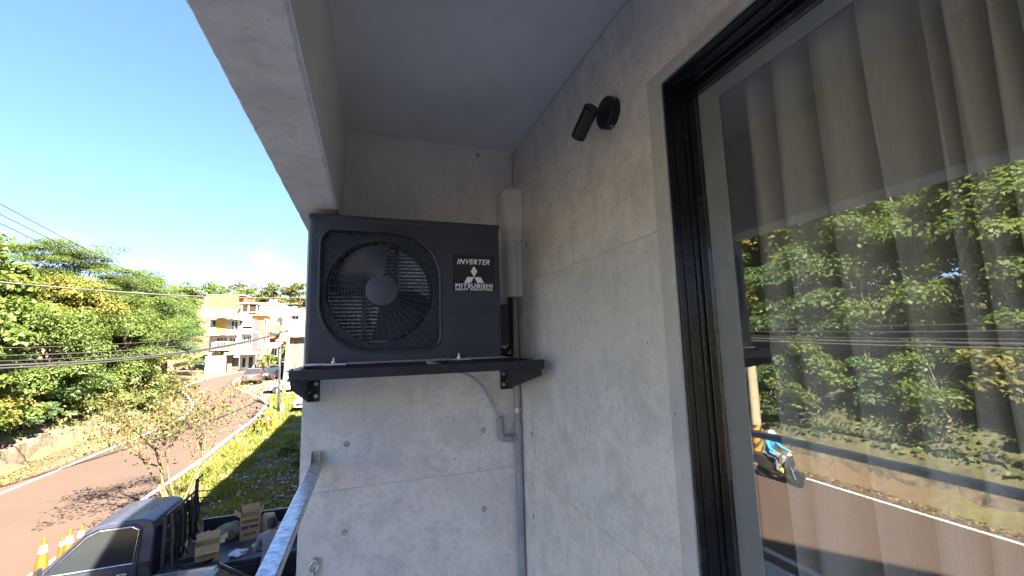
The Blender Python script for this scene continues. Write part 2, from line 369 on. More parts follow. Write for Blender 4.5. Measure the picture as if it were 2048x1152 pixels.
# the sliding window
win = T('sliding_window', 'tall black-framed sliding window mirroring the road and trees', 'window', (0.86, -0.4, -1.5))
def ushape(x0, x1, y, z, ty, tz):
    """frame of three sides (near jamb y, head z, far jamb, sill)"""
    return MB().prism([(y, -1.499), (y, z), (-1.698, z), (-1.698, -1.499), (-1.698+ty, -1.499), (-1.698+ty, z-tz), (y-ty, z-tz), (y-ty, -1.499)], 'x', x0, x1)
ushape(0.7835, 0.9048, 0.9148, 0.7193, 0.008, 0.010).build('outer_frame', M['frame'], win, bevel=0.001, seg=1)
for xa, dy in ((0.8050, 0.0035), (0.8420, 0.0045)):
    ushape(xa, xa+0.005, 0.9066, 0.7091, dy, dy*1.6).build('track_rib', M['frame'], win, bevel=0.0008, seg=1)
sash = ushape(0.862, 0.898, 0.9066, 0.7091, 0.0065, 0.016).build('sash_frame', M['frame'], win, bevel=0.001, seg=1)
MB().box(0.788, 0.898, -1.69, 0.90, -1.498, -1.44).build('window_sill', M['frame'], win)
MB().box(0.882, 0.888, -1.688, 0.8995, -1.438, 0.6925).build('pane', M['glass'], win)

# the curtain
bounds = [0.925, 0.845, 0.715, 0.603, 0.512, 0.462, 0.412, 0.358, 0.30, 0.235, 0.16, 0.09, 0.01, -0.08, -0.16, -0.25, -0.34, -0.42, -0.5]
pts = []
for i, (a, b) in enumerate(zip(bounds[:-1], bounds[1:])):
    w = a-b; d_ = min(0.075, 0.5*w+0.02); gap = 0.30*w
    pts += [(1.235, a+0.004), (1.215, a-0.002), (1.18, a-0.004)]
    for t in range(11):
        s_ = t/10; pts.append((1.150 - d_*math.sin(math.pi*(0.10+0.80*s_))**0.8, a - 0.006 - (w-gap-0.006)*s_))
    pts += [(1.165, b+gap*0.80), (1.20, b+gap*0.55), (1.235, b+gap*0.30)]
V, F = [], []; zs = np.concatenate([np.linspace(0.985, 0.70, 10), np.linspace(0.6, -1.55, 20)])
for z in zs:
    sw = 0.012*math.sin(z*2.1)
    for i, (x, y) in enumerate(pts):
        fl = 1 + 0.25*(0.98-z)/2.5
        V.append((1.165+(x-1.165)*fl + 0.004*math.sin(i*0.9+z*5), y + sw*math.sin(i*0.23) + (0.006*math.sin(i*0.31+z*3)), z))
npn = len(pts)
for r in range(len(zs)-1):
    for i in range(npn-1): F.append((r*npn+i, r*npn+i+1, (r+1)*npn+i+1, (r+1)*npn+i))
M['header'] = mat('curtain_header_cloth', (0.80, 0.70, 0.60), 0.95, var=0.08, scale=120, stretch=(1, 1, 0.1))
cur = T('curtain', 'heavy pleated taupe curtain hanging behind the window glass', 'curtain', (1.15, 0.2, -1.55))
np_mesh('curtain_cloth', V, F, M['curtain'], cur, smooth=True)
V, F = [], []
for z in (0.990, 0.792):
    for i, (x, y) in enumerate(pts): V.append((1.158+(x-1.165)*1.07, y, z))
for i in range(npn-1): F.append((i, i+1, npn+i+1, npn+i))
np_mesh('header_tape', V, F, M['header'], cur, smooth=True)
MB().box(1.10, 1.14, -0.6, 1.2, 0.985, 1.0).build('curtain_rail', M['reveal'], cur)

# ================================================================== air conditioner on the end wall
ac = T('air_conditioner', 'black outdoor air conditioner unit with round fan grille on a wall bracket', 'air conditioner', (0.164, 1.92, -0.06))
X0, X1, Y0, Y1, Z0, Z1 = -0.228, 0.556, 1.78, 2.07, -0.058, 0.508
FX, FZ = 0.0475, 0.2225
def rrect(x0, x1, z0, z1, rr, n=14):
    """loop with its own radius at each corner: tl, tr, br, bl (x right, z up)"""
    tl, tr, br, bl = rr; L = []
    for cx, cz, r, a0 in ((x1-tr, z1-tr, tr, 90), (x1-br, z0+br, br, 0), (x0+bl, z0+bl, bl, -90), (x0+tl, z1-tl, tl, 180)):
        for i in range(n+1):
            a = R(a0 - 90*i/n); L.append((cx+r*math.cos(a), cz+r*math.sin(a)))
    return L
def dens(L, d):
    o = []
    for i, a in enumerate(L):
        b = L[(i+1) % len(L)]; k = max(1, int(math.hypot(b[0]-a[0], b[1]-a[1])/d))
        o += [(a[0]+(b[0]-a[0])*t/k, a[1]+(b[1]-a[1])*t/k) for t in range(k)]
    return o
OPEN = dens(rrect(-0.183, 0.284, -0.020, 0.467, (0.055, 0.195, 0.055, 0.195)), 0.012)
def to_rect(q):
    dx, dz = q[0]-FX, q[1]-FZ; t = 1e9
    if dx > 1e-9: t = min(t, (X1-0.012-FX)/dx)
    if dx < -1e-9: t = min(t, (X0+0.012-FX)/dx)
    if dz > 1e-9: t = min(t, (Z1-FZ)/dz)
    if dz < -1e-9: t = min(t, (Z0-FZ)/dz)
    return (FX+dx*t, FZ+dz*t)
ang = sorted(OPEN, key=lambda q: -math.atan2(q[1]-FZ, q[0]-FX))
for cx in (X0+0.012, X1-0.012):
    for cz in (Z0, Z1):
        i = min(range(len(ang)), key=lambda k: abs(math.atan2(ang[k][1]-FZ, ang[k][0]-FX) - math.atan2(cz-FZ, cx-FX)))
        a = math.atan2(cz-FZ, cx-FX); d = math.hypot(ang[i][0]-FX, ang[i][1]-FZ); ang[i] = (FX+d*math.cos(a), FZ+d*math.sin(a))
ring_o = [to_rect(q) for q in ang]; nn = len(ang)
fp = MB()
fp.add([(x, Y0, z) for x, z in ring_o] + [(x, Y0, z) for x, z in ang] + [(FX+(x-FX)*0.985, Y0+0.03, FZ+(z-FZ)*0.985) for x, z in ang],
       [(i, (i+1) % nn, nn+(i+1) % nn, nn+i) for i in range(nn)] + [(nn+i, nn+(i+1) % nn, 2*nn+(i+1) % nn, 2*nn+i) for i in range(nn)])
front = fp.build('front_panel', M['ac_dark'], ac)
for zz in (0.435, 0.384, 0.200, 0.163, 0.129, -0.027):
    MB().box(0.322, 0.540, Y0-0.0016, Y0+0.001, zz-0.0016, zz+0.0016).build('pressed_rib', M['ac_dark'], front, bevel=0.0008, seg=1)
MB().tube([(FX+(x-FX)*1.012, Y0-0.001, FZ+(z-FZ)*1.012) for x, z in ang], 0.0062, 8, closed=True).build('grille_rim', M['ac_dark'], ac, smooth=40)
# cabinet sides with rounded front corners, top cover, base
def side(xs, sgn):
    poly = [(xs, Y1)] + [(xs + sgn*(0.012-0.012*math.cos(R(a))), Y0+0.012-0.012*math.sin(R(a))) for a in (0, 22, 45, 67, 90)]
    inn = [(x+sgn*0.004*(1 if i < 4 else 0.5), y+0.003*(1 if i > 1 else 0)) for i, (x, y) in enumerate(poly)]
    return MB().prism(poly + inn[::-1], 'z', Z0, Z1)
side(X0, 1).build('side_panel', M['ac_dark'], ac, smooth=50)
side(X1, -1).build('side_panel', M['ac_dark'], ac, smooth=50)
MB().box(X0-0.003, X1+0.003, Y0-0.003, Y1+0.002, Z1-0.003, Z1+0.021).build('top_cover', M['ac_dark'], ac, bevel=0.006, seg=3, smooth=40)
MB().box(X0+0.003, X1-0.003, Y0+0.004, Y1, Z0-0.004, Z0+0.01).build('base_pan', M['ac_dark'], ac)
MB().box(0.30, 0.304, Y0+0.03, Y1-0.02, Z0+0.012, Z1-0.005).build('partition_plate', M['ac_fan'], ac)
MB().box(0.305, X1-0.006, Y1-0.012, Y1-0.006, Z0+0.011, Z1-0.004).build('back_panel', M['ac_dark'], ac)
# grille: concentric wires and spokes, cut by the opening
def inside(x, z):
    if not (-0.183 < x < 0.284 and -0.020 < z < 0.467): return False
    for cx, cz, r, sx, sz in ((-0.183+0.055, 0.467-0.055, 0.055, -1, 1), (0.284-0.195, 0.467-0.195, 0.195, 1, 1), (0.284-0.055, -0.02+0.055, 0.055, 1, -1), (-0.183+0.195, -0.02+0.195, 0.195, -1, -1)):
        if (x-cx)*sx > 0 and (z-cz)*sz > 0 and math.hypot(x-cx, z-cz) > r: return False
    return True
gr = MB(); yb = lambda r: Y0 + 0.006 - 0.010*max(0, 1-(r/0.26)**2)
r = 0.070
while r < 0.335:
    seg = []
    N = 120
    for i in range(N+1):
        a = 2*math.pi*i/N; x, z = FX+r*math.cos(a), FZ+r*math.sin(a)
        if inside(x, z): seg.append((x, yb(r), z))
        else:
            if len(seg) > 1: gr.tube(seg, 0.00085, 4, cap=False)
            seg = []
    if len(seg) > 1: gr.tube(seg, 0.00085, 4, cap=False)
    r += 0.0118
for k in range(40):
    seg = []
    for j in range(22):
        r = 0.062 + j*0.0128; a = 2*math.pi*k/40 + 0.10*math.sin((r-0.06)*5); x, z = FX+r*math.cos(a), FZ+r*math.sin(a)
        if not inside(x, z): break
        seg.append((x, yb(r)+0.002, z))
    if len(seg) > 1: gr.tube(seg, 0.0009, 4, cap=False)
tag(gr.build('grille_wires', M['ac_wire'], ac), kind='stuff')
rotY = Matrix.Rotation(R(90), 3, 'X')
fan = MB().lathe([(0.0, 0.0), (0.052, 0.0), (0.06, 0.02), (0.06, 0.07)], (FX, Y0+0.045, FZ), 28, Matrix.Rotation(R(-90), 3, 'X')).build('fan_hub', M['ac_fan'], ac, smooth=40)
MB().lathe([(0.061, 0.006), (0.0625, 0.0045), (0.0625, 0.001), (0.060, 0.0)], (FX, Y0-0.0025, FZ), 40, Matrix.Rotation(R(-90), 3, 'X')).build('hub_cap', M['hub'], ac, smooth=30)
for a0 in (84, 264):
    V, F = [], []
    for i in range(9):
        rr_ = 0.055 + i*(0.205-0.055)/8; sweep = 96 + 8*math.sin(i/8*3.1); lead = 14*(i/8)**1.4
        for j in range(13):
            t = j/12; a = R(a0 - lead*0.4 + sweep*t); V.append((FX+rr_*math.cos(a), Y0+0.055+0.075*t - 0.012*math.sin(math.pi*t), FZ+rr_*math.sin(a)))
    F = [(i*13+j, i*13+j+1, (i+1)*13+j+1, (i+1)*13+j) for i in range(8) for j in range(12)]
    np_mesh('fan_blade', V, F, M['ac_fan'], ac, smooth=True)
# shroud plate with a round mouth behind the grille
N = 72; sh = MB(); cir = [(FX+0.215*math.cos(2*math.pi*i/N), FZ+0.215*math.sin(2*math.pi*i/N)) for i in range(N)]
def sq(q):
    dx, dz = q[0]-FX, q[1]-FZ; k = 0.262/max(abs(dx), abs(dz)); return (max(X0+0.006, FX+dx*k), min(Z1-0.004, max(Z0+0.011, FZ+dz*k)))
sh.add([(*sq(q)[:1], Y0+0.036, sq(q)[1]) for q in cir] + [(q[0], Y0+0.036, q[1]) for q in cir] + [(FX+(q[0]-FX)*0.97, Y0+0.12, FZ+(q[1]-FZ)*0.97) for q in cir],
       [(i, (i+1) % N, N+(i+1) % N, N+i) for i in range(N)] + [(N+i, N+(i+1) % N, 2*N+(i+1) % N, 2*N+i) for i in range(N)])
sh.build('fan_shroud', M['ac_fan'], ac)
fins = MB()
for k in range(32):
    z = -0.035 + k*0.0165; fins.box(X0+0.03, 0.298, Y1-0.098, Y1-0.060, z, z+0.0062)
MB().box(X0+0.03, 0.298, Y1-0.059, Y1-0.055, Z0+0.011, Z1-0.004).build('coil_shade_sheet', mat('coil_shadow', (0.05, 0.055, 0.06), 0.6), ac)  # dark sheet added to give the shade in the gaps between coil tubes
tag(fins.build('coil_tubes', M['alu'], ac), kind='stuff')
MB().box(FX-0.075, FX-0.062, Y0+0.150, Y0+0.170, Z0+0.011, Z1-0.004).build('motor_bracket', M['ac_fan'], ac)
MB().box(FX+0.062, FX+0.075, Y0+0.150, Y0+0.170, Z0+0.011, Z1-0.004).build('motor_bracket', M['ac_fan'], ac)
MB().cyl((FX, Y0+0.11, FZ), (FX, Y0+0.17, FZ), 0.060, 0.056, 28).build('fan_motor', M['alu'], ac, smooth=40)
def screw(x, y, z, parent, r=0.0045, m='ac_fan', d=(0, -1, 0)):
    d = Vector(d); return MB().cyl(Vector((x, y, z)), Vector((x, y, z))+d*0.004, r, r*0.7, 10).build('screw', M[m], parent)
for x, z in ((-0.186, -0.040), (0.284, -0.040), (0.309, 0.208), (0.27, 0.518), (-0.206, 0.515)): screw(x, Y0-(0.0 if z < 0.5 else 0.003), z, ac)
# side service cover
MB().box(X1+0.0005, 0.632, 1.90, 2.03, -0.018, 0.178).build('valve_cover', M['black_metal'], ac, bevel=0.012, seg=3, smooth=40)
# sticker and its print
st = MB().box(0.341, 0.529, Y0-0.0012, Y0+0.0005, 0.2215, 0.3865).build('sticker', M['sticker'], ac)
def text(body, x0, x1, z0, z1, y, mt, parent, shear=0.0, bold=0.0):
    c = bpy.data.curves.new('lettering', 'FONT'); c.body = body; c.size = 1; c.shear = shear; c.space_character = 1.12; c.resolution_u = 3
    t = bpy.data.objects.new('tmp', c); COL.objects.link(t); bpy.context.view_layer.update()
    me = bpy.data.meshes.new_from_object(t.evaluated_get(bpy.context.evaluated_depsgraph_get())); bpy.data.objects.remove(t)
    co = np.empty(len(me.vertices)*3, np.float32); me.vertices.foreach_get('co', co); co = co.reshape(-1, 3); mn, mx = co.min(0), co.max(0)
    P = np.stack([x0+(co[:, 0]-mn[0])/(mx[0]-mn[0])*(x1-x0), np.full(len(co), y), z0+(co[:, 1]-mn[1])/(mx[1]-mn[1])*(z1-z0)], 1)
    F = [tuple(p.vertices) for p in me.polygons]; q = MB()
    for k, (dx, dz) in enumerate(((0, 0), (bold, 0), (-bold, 0), (0, bold), (0, -bold), (bold, bold), (-bold, -bold))): q.add(P+np.array([dx, -0.00004*k, dz]), F)
    return q.build('lettering', M[mt], parent, fix=False)
yl = Y0-0.0018
text('INVERTER', 0.361, 0.507, 0.343, 0.365, yl, 'white_print', st, 0.30, 0.0009)
text('MITSUBISHI', 0.353, 0.518, 0.2395, 0.2565, yl, 'white_print', st, 0.0, 0.0008)
text('HEAVY INDUSTRIES', 0.353, 0.518, 0.2265, 0.2365, yl, 'white_print', st, 0.0, 0.0005)
cx, s_ = 0.4355, 1.0
lg = MB(); zt, zb_, zl = 0.3355, 0.2865, 0.2605; hw = 0.0150
for poly in ([(cx, zt), (cx+hw, (zt+zb_)/2), (cx, zb_), (cx-hw, (zt+zb_)/2)], [(cx-0.0006, zb_-0.0004), (cx-0.0300, zb_-0.0004), (cx-0.0445, zl), (cx-0.0150, zl)], [(cx+0.0006, zb_-0.0004), (cx+0.0300, zb_-0.0004), (cx+0.0445, zl), (cx+0.0150, zl)]):
    lg.add([(x, yl, z) for x, z in poly], [(0, 1, 2, 3)])
lg.build('emblem', M['white_print'], st)
# feet of the unit with bolts
for xa in (-0.155, 0.322):
    f_ = MB().box(xa, xa+0.078, 1.705, 1.80, -0.068, -0.0625).build('foot', M['zinc'], ac)
    MB().cyl((xa+0.032, 1.732, -0.0622), (xa+0.032, 1.732, -0.055), 0.0085, 0.0085, 6).cyl((xa+0.032, 1.732, -0.055), (xa+0.032, 1.732, -0.041), 0.0038, 0.0038, 8).build('bolt', M['zinc'], f_)
    MB().box(xa, xa+0.078, 2.03, 2.10, -0.068, -0.0625).build('foot', M['zinc'], ac)

# bracket
br = T('wall_bracket', 'black steel bracket carrying the air conditioner off the end wall', 'bracket', (0.22, 2.19, -0.25))
MB().box(-0.267, 0.717, 1.688, 1.692, -0.118, -0.0805).box(-0.267, 0.717, 1.692, 1.730, -0.0845, -0.0805).build('front_rail', M['black_metal'], br, bevel=0.0015, seg=1)
MB().box(-0.262, 0.712, 2.06, 2.064, -0.118, -0.0805).box(-0.262, 0.712, 2.022, 2.06, -0.0845, -0.0805).build('rear_rail', M['black_metal'], br, bevel=0.0015, seg=1)
for xa, x0p, x1p in ((-0.2605, -0.268, -0.212), (0.702, 0.672, 0.740)):
    arm = MB().prism([(1.694, -0.147), (1.694, -0.0855), (2.193, -0.0855), (2.193, -0.248), (2.165, -0.248)], 'x', xa, xa+0.004).build('arm', M['black_metal'], br, bevel=0.001, seg=1)
    MB().box(xa-0.028 if xa < 0 else xa, xa+0.004 if xa < 0 else xa+0.032, 1.694, 2.18, -0.0855, -0.0848).build('arm_flange', M['black_metal'], br)
    pl = MB().box(x0p, x1p, 2.1945, 2.1995, -0.252, -0.086).build('mounting_plate', M['black_metal'], br, bevel=0.002, seg=1)
    for zz in (-0.115, -0.170, -0.226):
        xb = (x0p+x1p)/2 + (0.012 if xa < 0 else -0.016)
        MB().cyl((xb, 2.194, zz), (xb, 2.188, zz), 0.0095, 0.0095, 12).cyl((xb, 2.188, zz), (xb, 2.180, zz), 0.0062, 0.0055, 6).build('anchor_bolt', M['zinc'], br)
    for zz in (-0.135, -0.205):
        MB().cyl((xa-0.006, 2.165, zz), (xa+0.010, 2.165, zz), 0.006, 0.006, 8).build('bolt', M['zinc'], br)
    MB().cyl((xa-0.005, 1.712, -0.128 if xa < 0 else -0.118), (xa+0.009, 1.712, -0.128 if xa < 0 else -0.118), 0.0065, 0.0065, 8).build('bolt', M['zinc'], br)
    MB().cyl((xa+(-0.001 if xa < 0 else -0.02), 1.71, -0.0802), (xa+(-0.001 if xa < 0 else -0.02), 1.71, -0.074), 0.008, 0.006, 8).build('bolt', M['zinc'], br)
for xa in (-0.170, 0.315):
    q = MB().box(xa, xa+0.092, 1.694, 1.76, -0.0802, -0.0685)
    for k in range(8): q.box(xa+0.003+k*0.0112, xa+0.008+k*0.0112, 1.6905, 1.6945, -0.0795, -0.070)
    q.build('rubber_pad', M['rubber'], br)

# duct, pipes, hose
du = T('pipe_duct', 'grey plastic pipe duct with angled cap in the wall corner', 'duct', (0.735, 2.15, 0.24))
MB().loft([[(0.702, 2.199, z), (0.702, 2.105, z), (0.712, 2.092, z), (0.726, 2.086, z), (0.7765, 2.086, z), (0.7765, 2.199, z)] for z in (0.238, 0.60)]).build('duct_cover', M['duct'], du, smooth=30)
MB().box(0.7475, 0.7490, 2.0848, 2.087, 0.239, 0.5995).build('cover_seam', M['groove'], du)
MB().loft([[(x0, 2.1985, z), (x0, y0+0.03, z), (x0+0.02, y0, z), (0.7775, y0, z), (0.7775, 2.1985, z)] for z, x0, y0 in ((0.535, 0.703, 2.070), (0.60, 0.700, 2.068), (0.665, 0.674, 2.052), (0.812, 0.674, 2.052), (0.826, 0.684, 2.062))]).build('duct_cap', M['duct'], du, bevel=0.004, seg=2, smooth=35)
def arc(p, q, sag, k=24): return [Vector(p).lerp(Vector(q), t/k) - Vector((0, 0, sag*4*(t/k)*(1-t/k))) for t in range(k+1)]
rp = T('refrigerant_pipes', 'dark wrapped pipes running from the duct to the unit', 'pipe', (0.72, 2.14, -0.05))
MB().tube([(0.722, 2.14, 0.30), (0.722, 2.14, 0.10), (0.715, 2.12, -0.02), (0.66, 2.05, -0.05), (0.60, 1.98, -0.03)], 0.012, 10).build('pipe', M['rubber'], rp, smooth=60)
MB().tube([(0.734, 2.165, 0.30), (0.735, 2.165, -0.05), (0.72, 2.13, -0.075), (0.63, 2.04, -0.06)], 0.007, 10).build('pipe', M['rubber'], rp, smooth=60)
pp = T('drain_pipe', 'grey plastic drain pipe running down the wall corner', 'pipe', (0.757, 2.172, -1.6))
MB().cyl((0.757, 2.172, 0.30), (0.757, 2.172, -1.598), 0.0195, None, 20).build('pipe', M['pvc'], pp, smooth=40)
MB().cyl((0.757, 2.172, -0.425), (0.757, 2.172, -0.565), 0.0235, None, 20).tube([(0.757, 2.172, -0.502), (0.72, 2.168, -0.502)], 0.0225, 16).build('tee_joint', M['pvc'], pp, smooth=40)
MB().tube([(0.735, 2.168, -0.502), (0.69, 2.165, -0.502), (0.672, 2.165, -0.498), (0.660, 2.165, -0.486), (0.656, 2.165, -0.468), (0.656, 2.165, -0.395)], [0.0175, 0.0175, 0.0205, 0.0205, 0.0205, 0.0205], 16).cyl((0.656, 2.165, -0.44), (0.656, 2.165, -0.385), 0.0155, None, 16).build('elbow', M['pvc'], pp, smooth=50)
MB().cyl((0.757, 2.172, -0.372), (0.757, 2.172, -0.35), 0.0212, None, 20).box(0.771, 0.7795, 2.15, 2.19, -0.371, -0.351).build('pipe_strap', M['stainless'], pp, smooth=40)
ho = MB().tube([(0.24, 1.84, -0.075), (0.31, 1.89, -0.095), (0.378, 1.97, -0.123), (0.44, 2.03, -0.145), (0.50, 2.08, -0.178), (0.56, 2.12, -0.235), (0.60, 2.15, -0.295), (0.63, 2.163, -0.355), (0.6535, 2.165, -0.40)], 0.0085, 12).build('drain_hose', M['hose'], smooth=60)
tag(ho, 'pale flexible drain hose curving from the unit to the grey elbow', 'hose')

# wall lamp
wlp = T('wall_spotlight', 'small black cylinder spotlight on a round wall base', 'wall lamp', (0.78, 1.166, 0.767))
MB().lathe([(0.054, 0.0), (0.054, 0.026), (0.049, 0.031), (0.0, 0.0315)], (0.7795, 1.166, 0.767), 40, Matrix.Rotation(R(-90), 3, 'Y')).build('base', M['lamp_black'], wlp, smooth=35)
MB().cyl((0.749, 1.166, 0.767), (0.738, 1.166, 0.767), 0.012, 0.010, 16).tube([(0.742, 1.166, 0.767), (0.722, 1.168, 0.764), (0.700, 1.166, 0.757)], 0.0068, 10).build('arm', M['lamp_black'], wlp, smooth=40)
hd0, hd1 = Vector((0.690, 1.145, 0.764)), Vector((0.692, 1.249, 0.712))
dr = (hd1-hd0).normalized(); q = Vector((0, 0, 1)).rotation_difference(dr).to_matrix(); Lh = (hd1-hd0).length
MB().lathe([(0.022, 0.0), (0.0258, 0.003), (0.0258, Lh), (0.0235, Lh), (0.0225, Lh-0.012), (0.0, Lh-0.0125)], hd0, 32, q).build('lamp_head', M['lamp_black'], wlp, smooth=35)
MB().lathe([(0.021, 0.0), (0.021, 0.0012), (0.0, 0.0014)], hd0-dr*0.0005, 32, q).build('end_cap', M['frame'], wlp, smooth=35)
MB().cyl((0.768, 1.152, 0.7142), (0.768, 1.152, 0.7115), 0.004, 0.004, 10).build('screw', M['zinc'], wlp)

# hand rail and chain
hr = T('hand_rail', 'galvanised flat bar hand rail along the open balcony edge', 'rail', (-0.215, 0.3, -0.55))
MB().box(-0.2395, -0.1915, -1.98, 2.150, -0.545, -0.516).build('bar', M['galv'], hr, bevel=0.003, seg=2, smooth=40)
hb = MB().box(-0.2385, -0.1985, 2.1955, 2.1995, -0.556, -0.474).box(-0.2385, -0.2345, 2.150, 2.1955, -0.5445, -0.474).box(-0.2025, -0.1985, 2.150, 2.1955, -0.5445, -0.474).box(-0.2345, -0.2025, 2.1505, 2.1955, -0.5445, -0.5155).build('end_bracket', M['stainless'], hr, bevel=0.001, seg=1)
MB().cyl((-0.2185, 2.195, -0.493), (-0.2185, 2.188, -0.493), 0.007, 0.005, 10).build('bolt', M['zinc'], hb)
def linkpath(c, a, b, u, w, k=20): return [Vector(c)+Vector(u)*a*math.cos(2*math.pi*i/k)+Vector(w)*b*math.sin(2*math.pi*i/k) for i in range(k)]
ch = T('safety_chain', 'steel eye bolt with chain links low on the end wall', 'chain', (-0.216, 2.19, -1.05))
MB().cyl((-0.2115, 2.1995, -0.943), (-0.2115, 2.186, -0.943), 0.013, 0.011, 14).tube(linkpath((-0.2135, 2.182, -0.962), 0.017, 0.022, (1, 0, 0.15), (0, 0.1, 1)), 0.0052, 8, closed=True).build('eye_bolt', M['zinc'], ch, smooth=60)
for i, (c, d_, s2) in enumerate((((-0.216, 2.180, -0.997), (0.1, 0, 1), (0.2, 1, 0)), ((-0.221, 2.177, -1.030), (0.25, 0, 1), (1, 0.2, 0)), ((-0.229, 2.170, -1.062), (0.2, 0.1, 1), (0.3, 1, 0)), ((-0.236, 2.160, -1.095), (0.2, 0.1, 1), (1, 0.2, 0)))):
    MB().tube(linkpath(c, 0.022, 0.013, Vector(d_).normalized(), Vector(s2).normalized()), 0.0046, 8, closed=True).build('chain_link', M['zinc'], ch, smooth=60)

# ================================================================== ground, road, verges
KY = [-200, 24, 30, 37, 42, 47, 55, 65, 80, 110, 200, 600]
KZ = [-5.2, -5.2, -5.12, -4.85, -4.3, -3.55, -3.0, -2.5, -1.8, -0.8, 1.0, 4.0]
def zr0(y): return float(np.interp(y, KY, KZ))
def zr(y): return (zr0(y-1.5)+2*zr0(y)+zr0(y+1.5))/4
WALLY = [-200, 5, 12, 25, 30, 33.5, 38, 44, 50, 56, 70, 100, 200]
WALLX = [-14.3, -14.3, -14.25, -15.2, -15.95, -15.6, -14.9, -16.6, -19.0, -20.5, -25, -36, -60]
def xw(y): return float(np.interp(y, WALLY, WALLX))
def ground_z(x, y):
    z = zr(y)
    d = xw(y) - x
    if d > 0:
        step = 0.95 if y < 35 else 0.95*max(0, 1-(y-35)/4)
        rise = 6.5*(1-math.exp(-d*0.62/6.5)) + 0.10*max(0, d-14)
        z += step*min(1, d/0.25) + rise*(1.0 if y < 48 else max(0.15, 1-(y-48)/14))
    if y > 67: z += min(14, (y-67)*0.26)
    if y > 120: z -= min(30, (y-120)*0.10)
    return z

M['soil'] = None
m, n, l, p = nodes('soil_and_litter')
a1 = noise(n, l, 0.35, 6, 0.6); a2 = noise(n, l, 6, 6, 0.7); a3 = noise(n, l, 40, 4, 0.7)
c = mix(n, l, ramp(n, l, a1, [(0.52, (0, 0, 0)), (0.68, (1, 1, 1))]), ramp(n, l, a2, [(0.3, (0.055, 0.036, 0.020)), (0.7, (0.11, 0.072, 0.040))]), ramp(n, l, a2, [(0.3, (0.045, 0.060, 0.014)), (0.7, (0.11, 0.115, 0.035))]))
c = mix(n, l, ramp(n, l, a3, [(0.55, (0, 0, 0)), (0.75, (0.55,)*3)]), c, (0.14, 0.10, 0.052))
l.new(c, p.inputs['Base Color']); p.inputs['Roughness'].default_value = 0.95; bump(n, l, p, a3, 0.6, 0.03); M['soil'] = m

m, n, l, p = nodes('worn_asphalt')
a1 = noise(n, l, 0.25, 5, 0.6); a2 = noise(n, l, 3.0, 6, 0.7, stretch=(1, 0.25, 1)); a3 = noise(n, l, 120, 3, 0.8)
c = ramp(n, l, a1, [(0.35, (0.040, 0.0235, 0.0175)), (0.65, (0.049, 0.0285, 0.0210))])
c = mix(n, l, ramp(n, l, a2, [(0.50, (0, 0, 0)), (0.78, (0.45,)*3)]), c, (0.026, 0.018, 0.015))
c = mix(n, l, ramp(n, l, a3, [(0.45, (0, 0, 0)), (0.8, (0.55,)*3)]), c, (0.060, 0.044, 0.036))
vt = n.new('ShaderNodeTexVoronoi'); vt.feature = 'DISTANCE_TO_EDGE'; vt.inputs['Scale'].default_value = 0.32
t = n.new('ShaderNodeTexCoord'); wrp = n.new('ShaderNodeVectorMath'); wrp.operation = 'ADD'
nc = n.new('ShaderNodeTexNoise'); nc.inputs['Scale'].default_value = 1.2; nc.inputs['Detail'].default_value = 5; l.new(t.outputs['Object'], nc.inputs['Vector'])
l.new(t.outputs['Object'], wrp.inputs[0]); l.new(nc.outputs['Color'], wrp.inputs[1]); l.new(wrp.outputs[0], vt.inputs['Vector'])
crk = mix(n, l, 1.0, ramp(n, l, vt.outputs['Distance'], [(0.0, (1, 1, 1)), (0.010, (0, 0, 0))]), ramp(n, l, noise(n, l, 0.16, 3), [(0.5, (0, 0, 0)), (0.6, (0.55,)*3)]), 'MULTIPLY')
c = mix(n, l, crk, c, (0.06, 0.05, 0.045))
l.new(c, p.inputs['Base Color']); p.inputs['Roughness'].default_value = 0.85; bump(n, l, p, a3, 0.35, 0.01); M['asphalt'] = m
m, n, l, p = nodes('road_paint')
a = noise(n, l, 9, 6, 0.75)
l.new(ramp(n, l, a, [(0.36, (0.12, 0.10, 0.085)), (0.46, (0.42, 0.40, 0.37)), (0.8, (0.52, 0.50, 0.47))]), p.inputs['Base Color']); p.inputs['Roughness'].default_value = 0.7; M['paint_line'] = m
M['lot'] = mat('gravel_lot', (0.16, 0.125, 0.075), 0.95, var=0.22, scale=3, bmp=0.6, bscale=25)
M['apron'] = mat('concrete_apron', (0.50, 0.48, 0.45), 0.9, var=0.18, scale=2, bmp=0.2, bscale=40)

gx = np.unique(np.concatenate([np.linspace(-160, -40, 25), np.arange(-40, -12, 0.5), np.arange(-12, 4, 1.0), np.linspace(4, 160, 40)]))
gy = np.unique(np.concatenate([np.linspace(-160, -10, 31), np.arange(-10, 70, 0.5), np.linspace(70, 130, 41), np.linspace(130, 420, 30)]))
V = [(x, y, ground_z(x, y) - 0.03 + (0.05*math.sin(x*1.3+y*0.7)*math.sin(y*0.9) if x < xw(y)-0.6 else 0)) for y in gy for x in gx]
nx = len(gx); F = [(j*nx+i, j*nx+i+1, (j+1)*nx+i+1, (j+1)*nx+i) for j in range(len(gy)-1) for i in range(nx-1)]
M['bank_soil'] = mat('dark_humus', (0.060, 0.058, 0.026), 0.95, var=0.3, scale=2.5, bmp=0.6, bscale=18)
gnd = tag(np_mesh('ground', V, F, M['soil'], smooth=True), kind='structure'); gnd.data.materials.append(M['bank_soil'])
gnd.data.polygons.foreach_set('material_index', np.array([1 if (gx[i] < xw(gy[j])-0.6 and gy[j] < 66) else 0 for j in range(len(gy)-1) for i in range(nx-1)], np.int32))
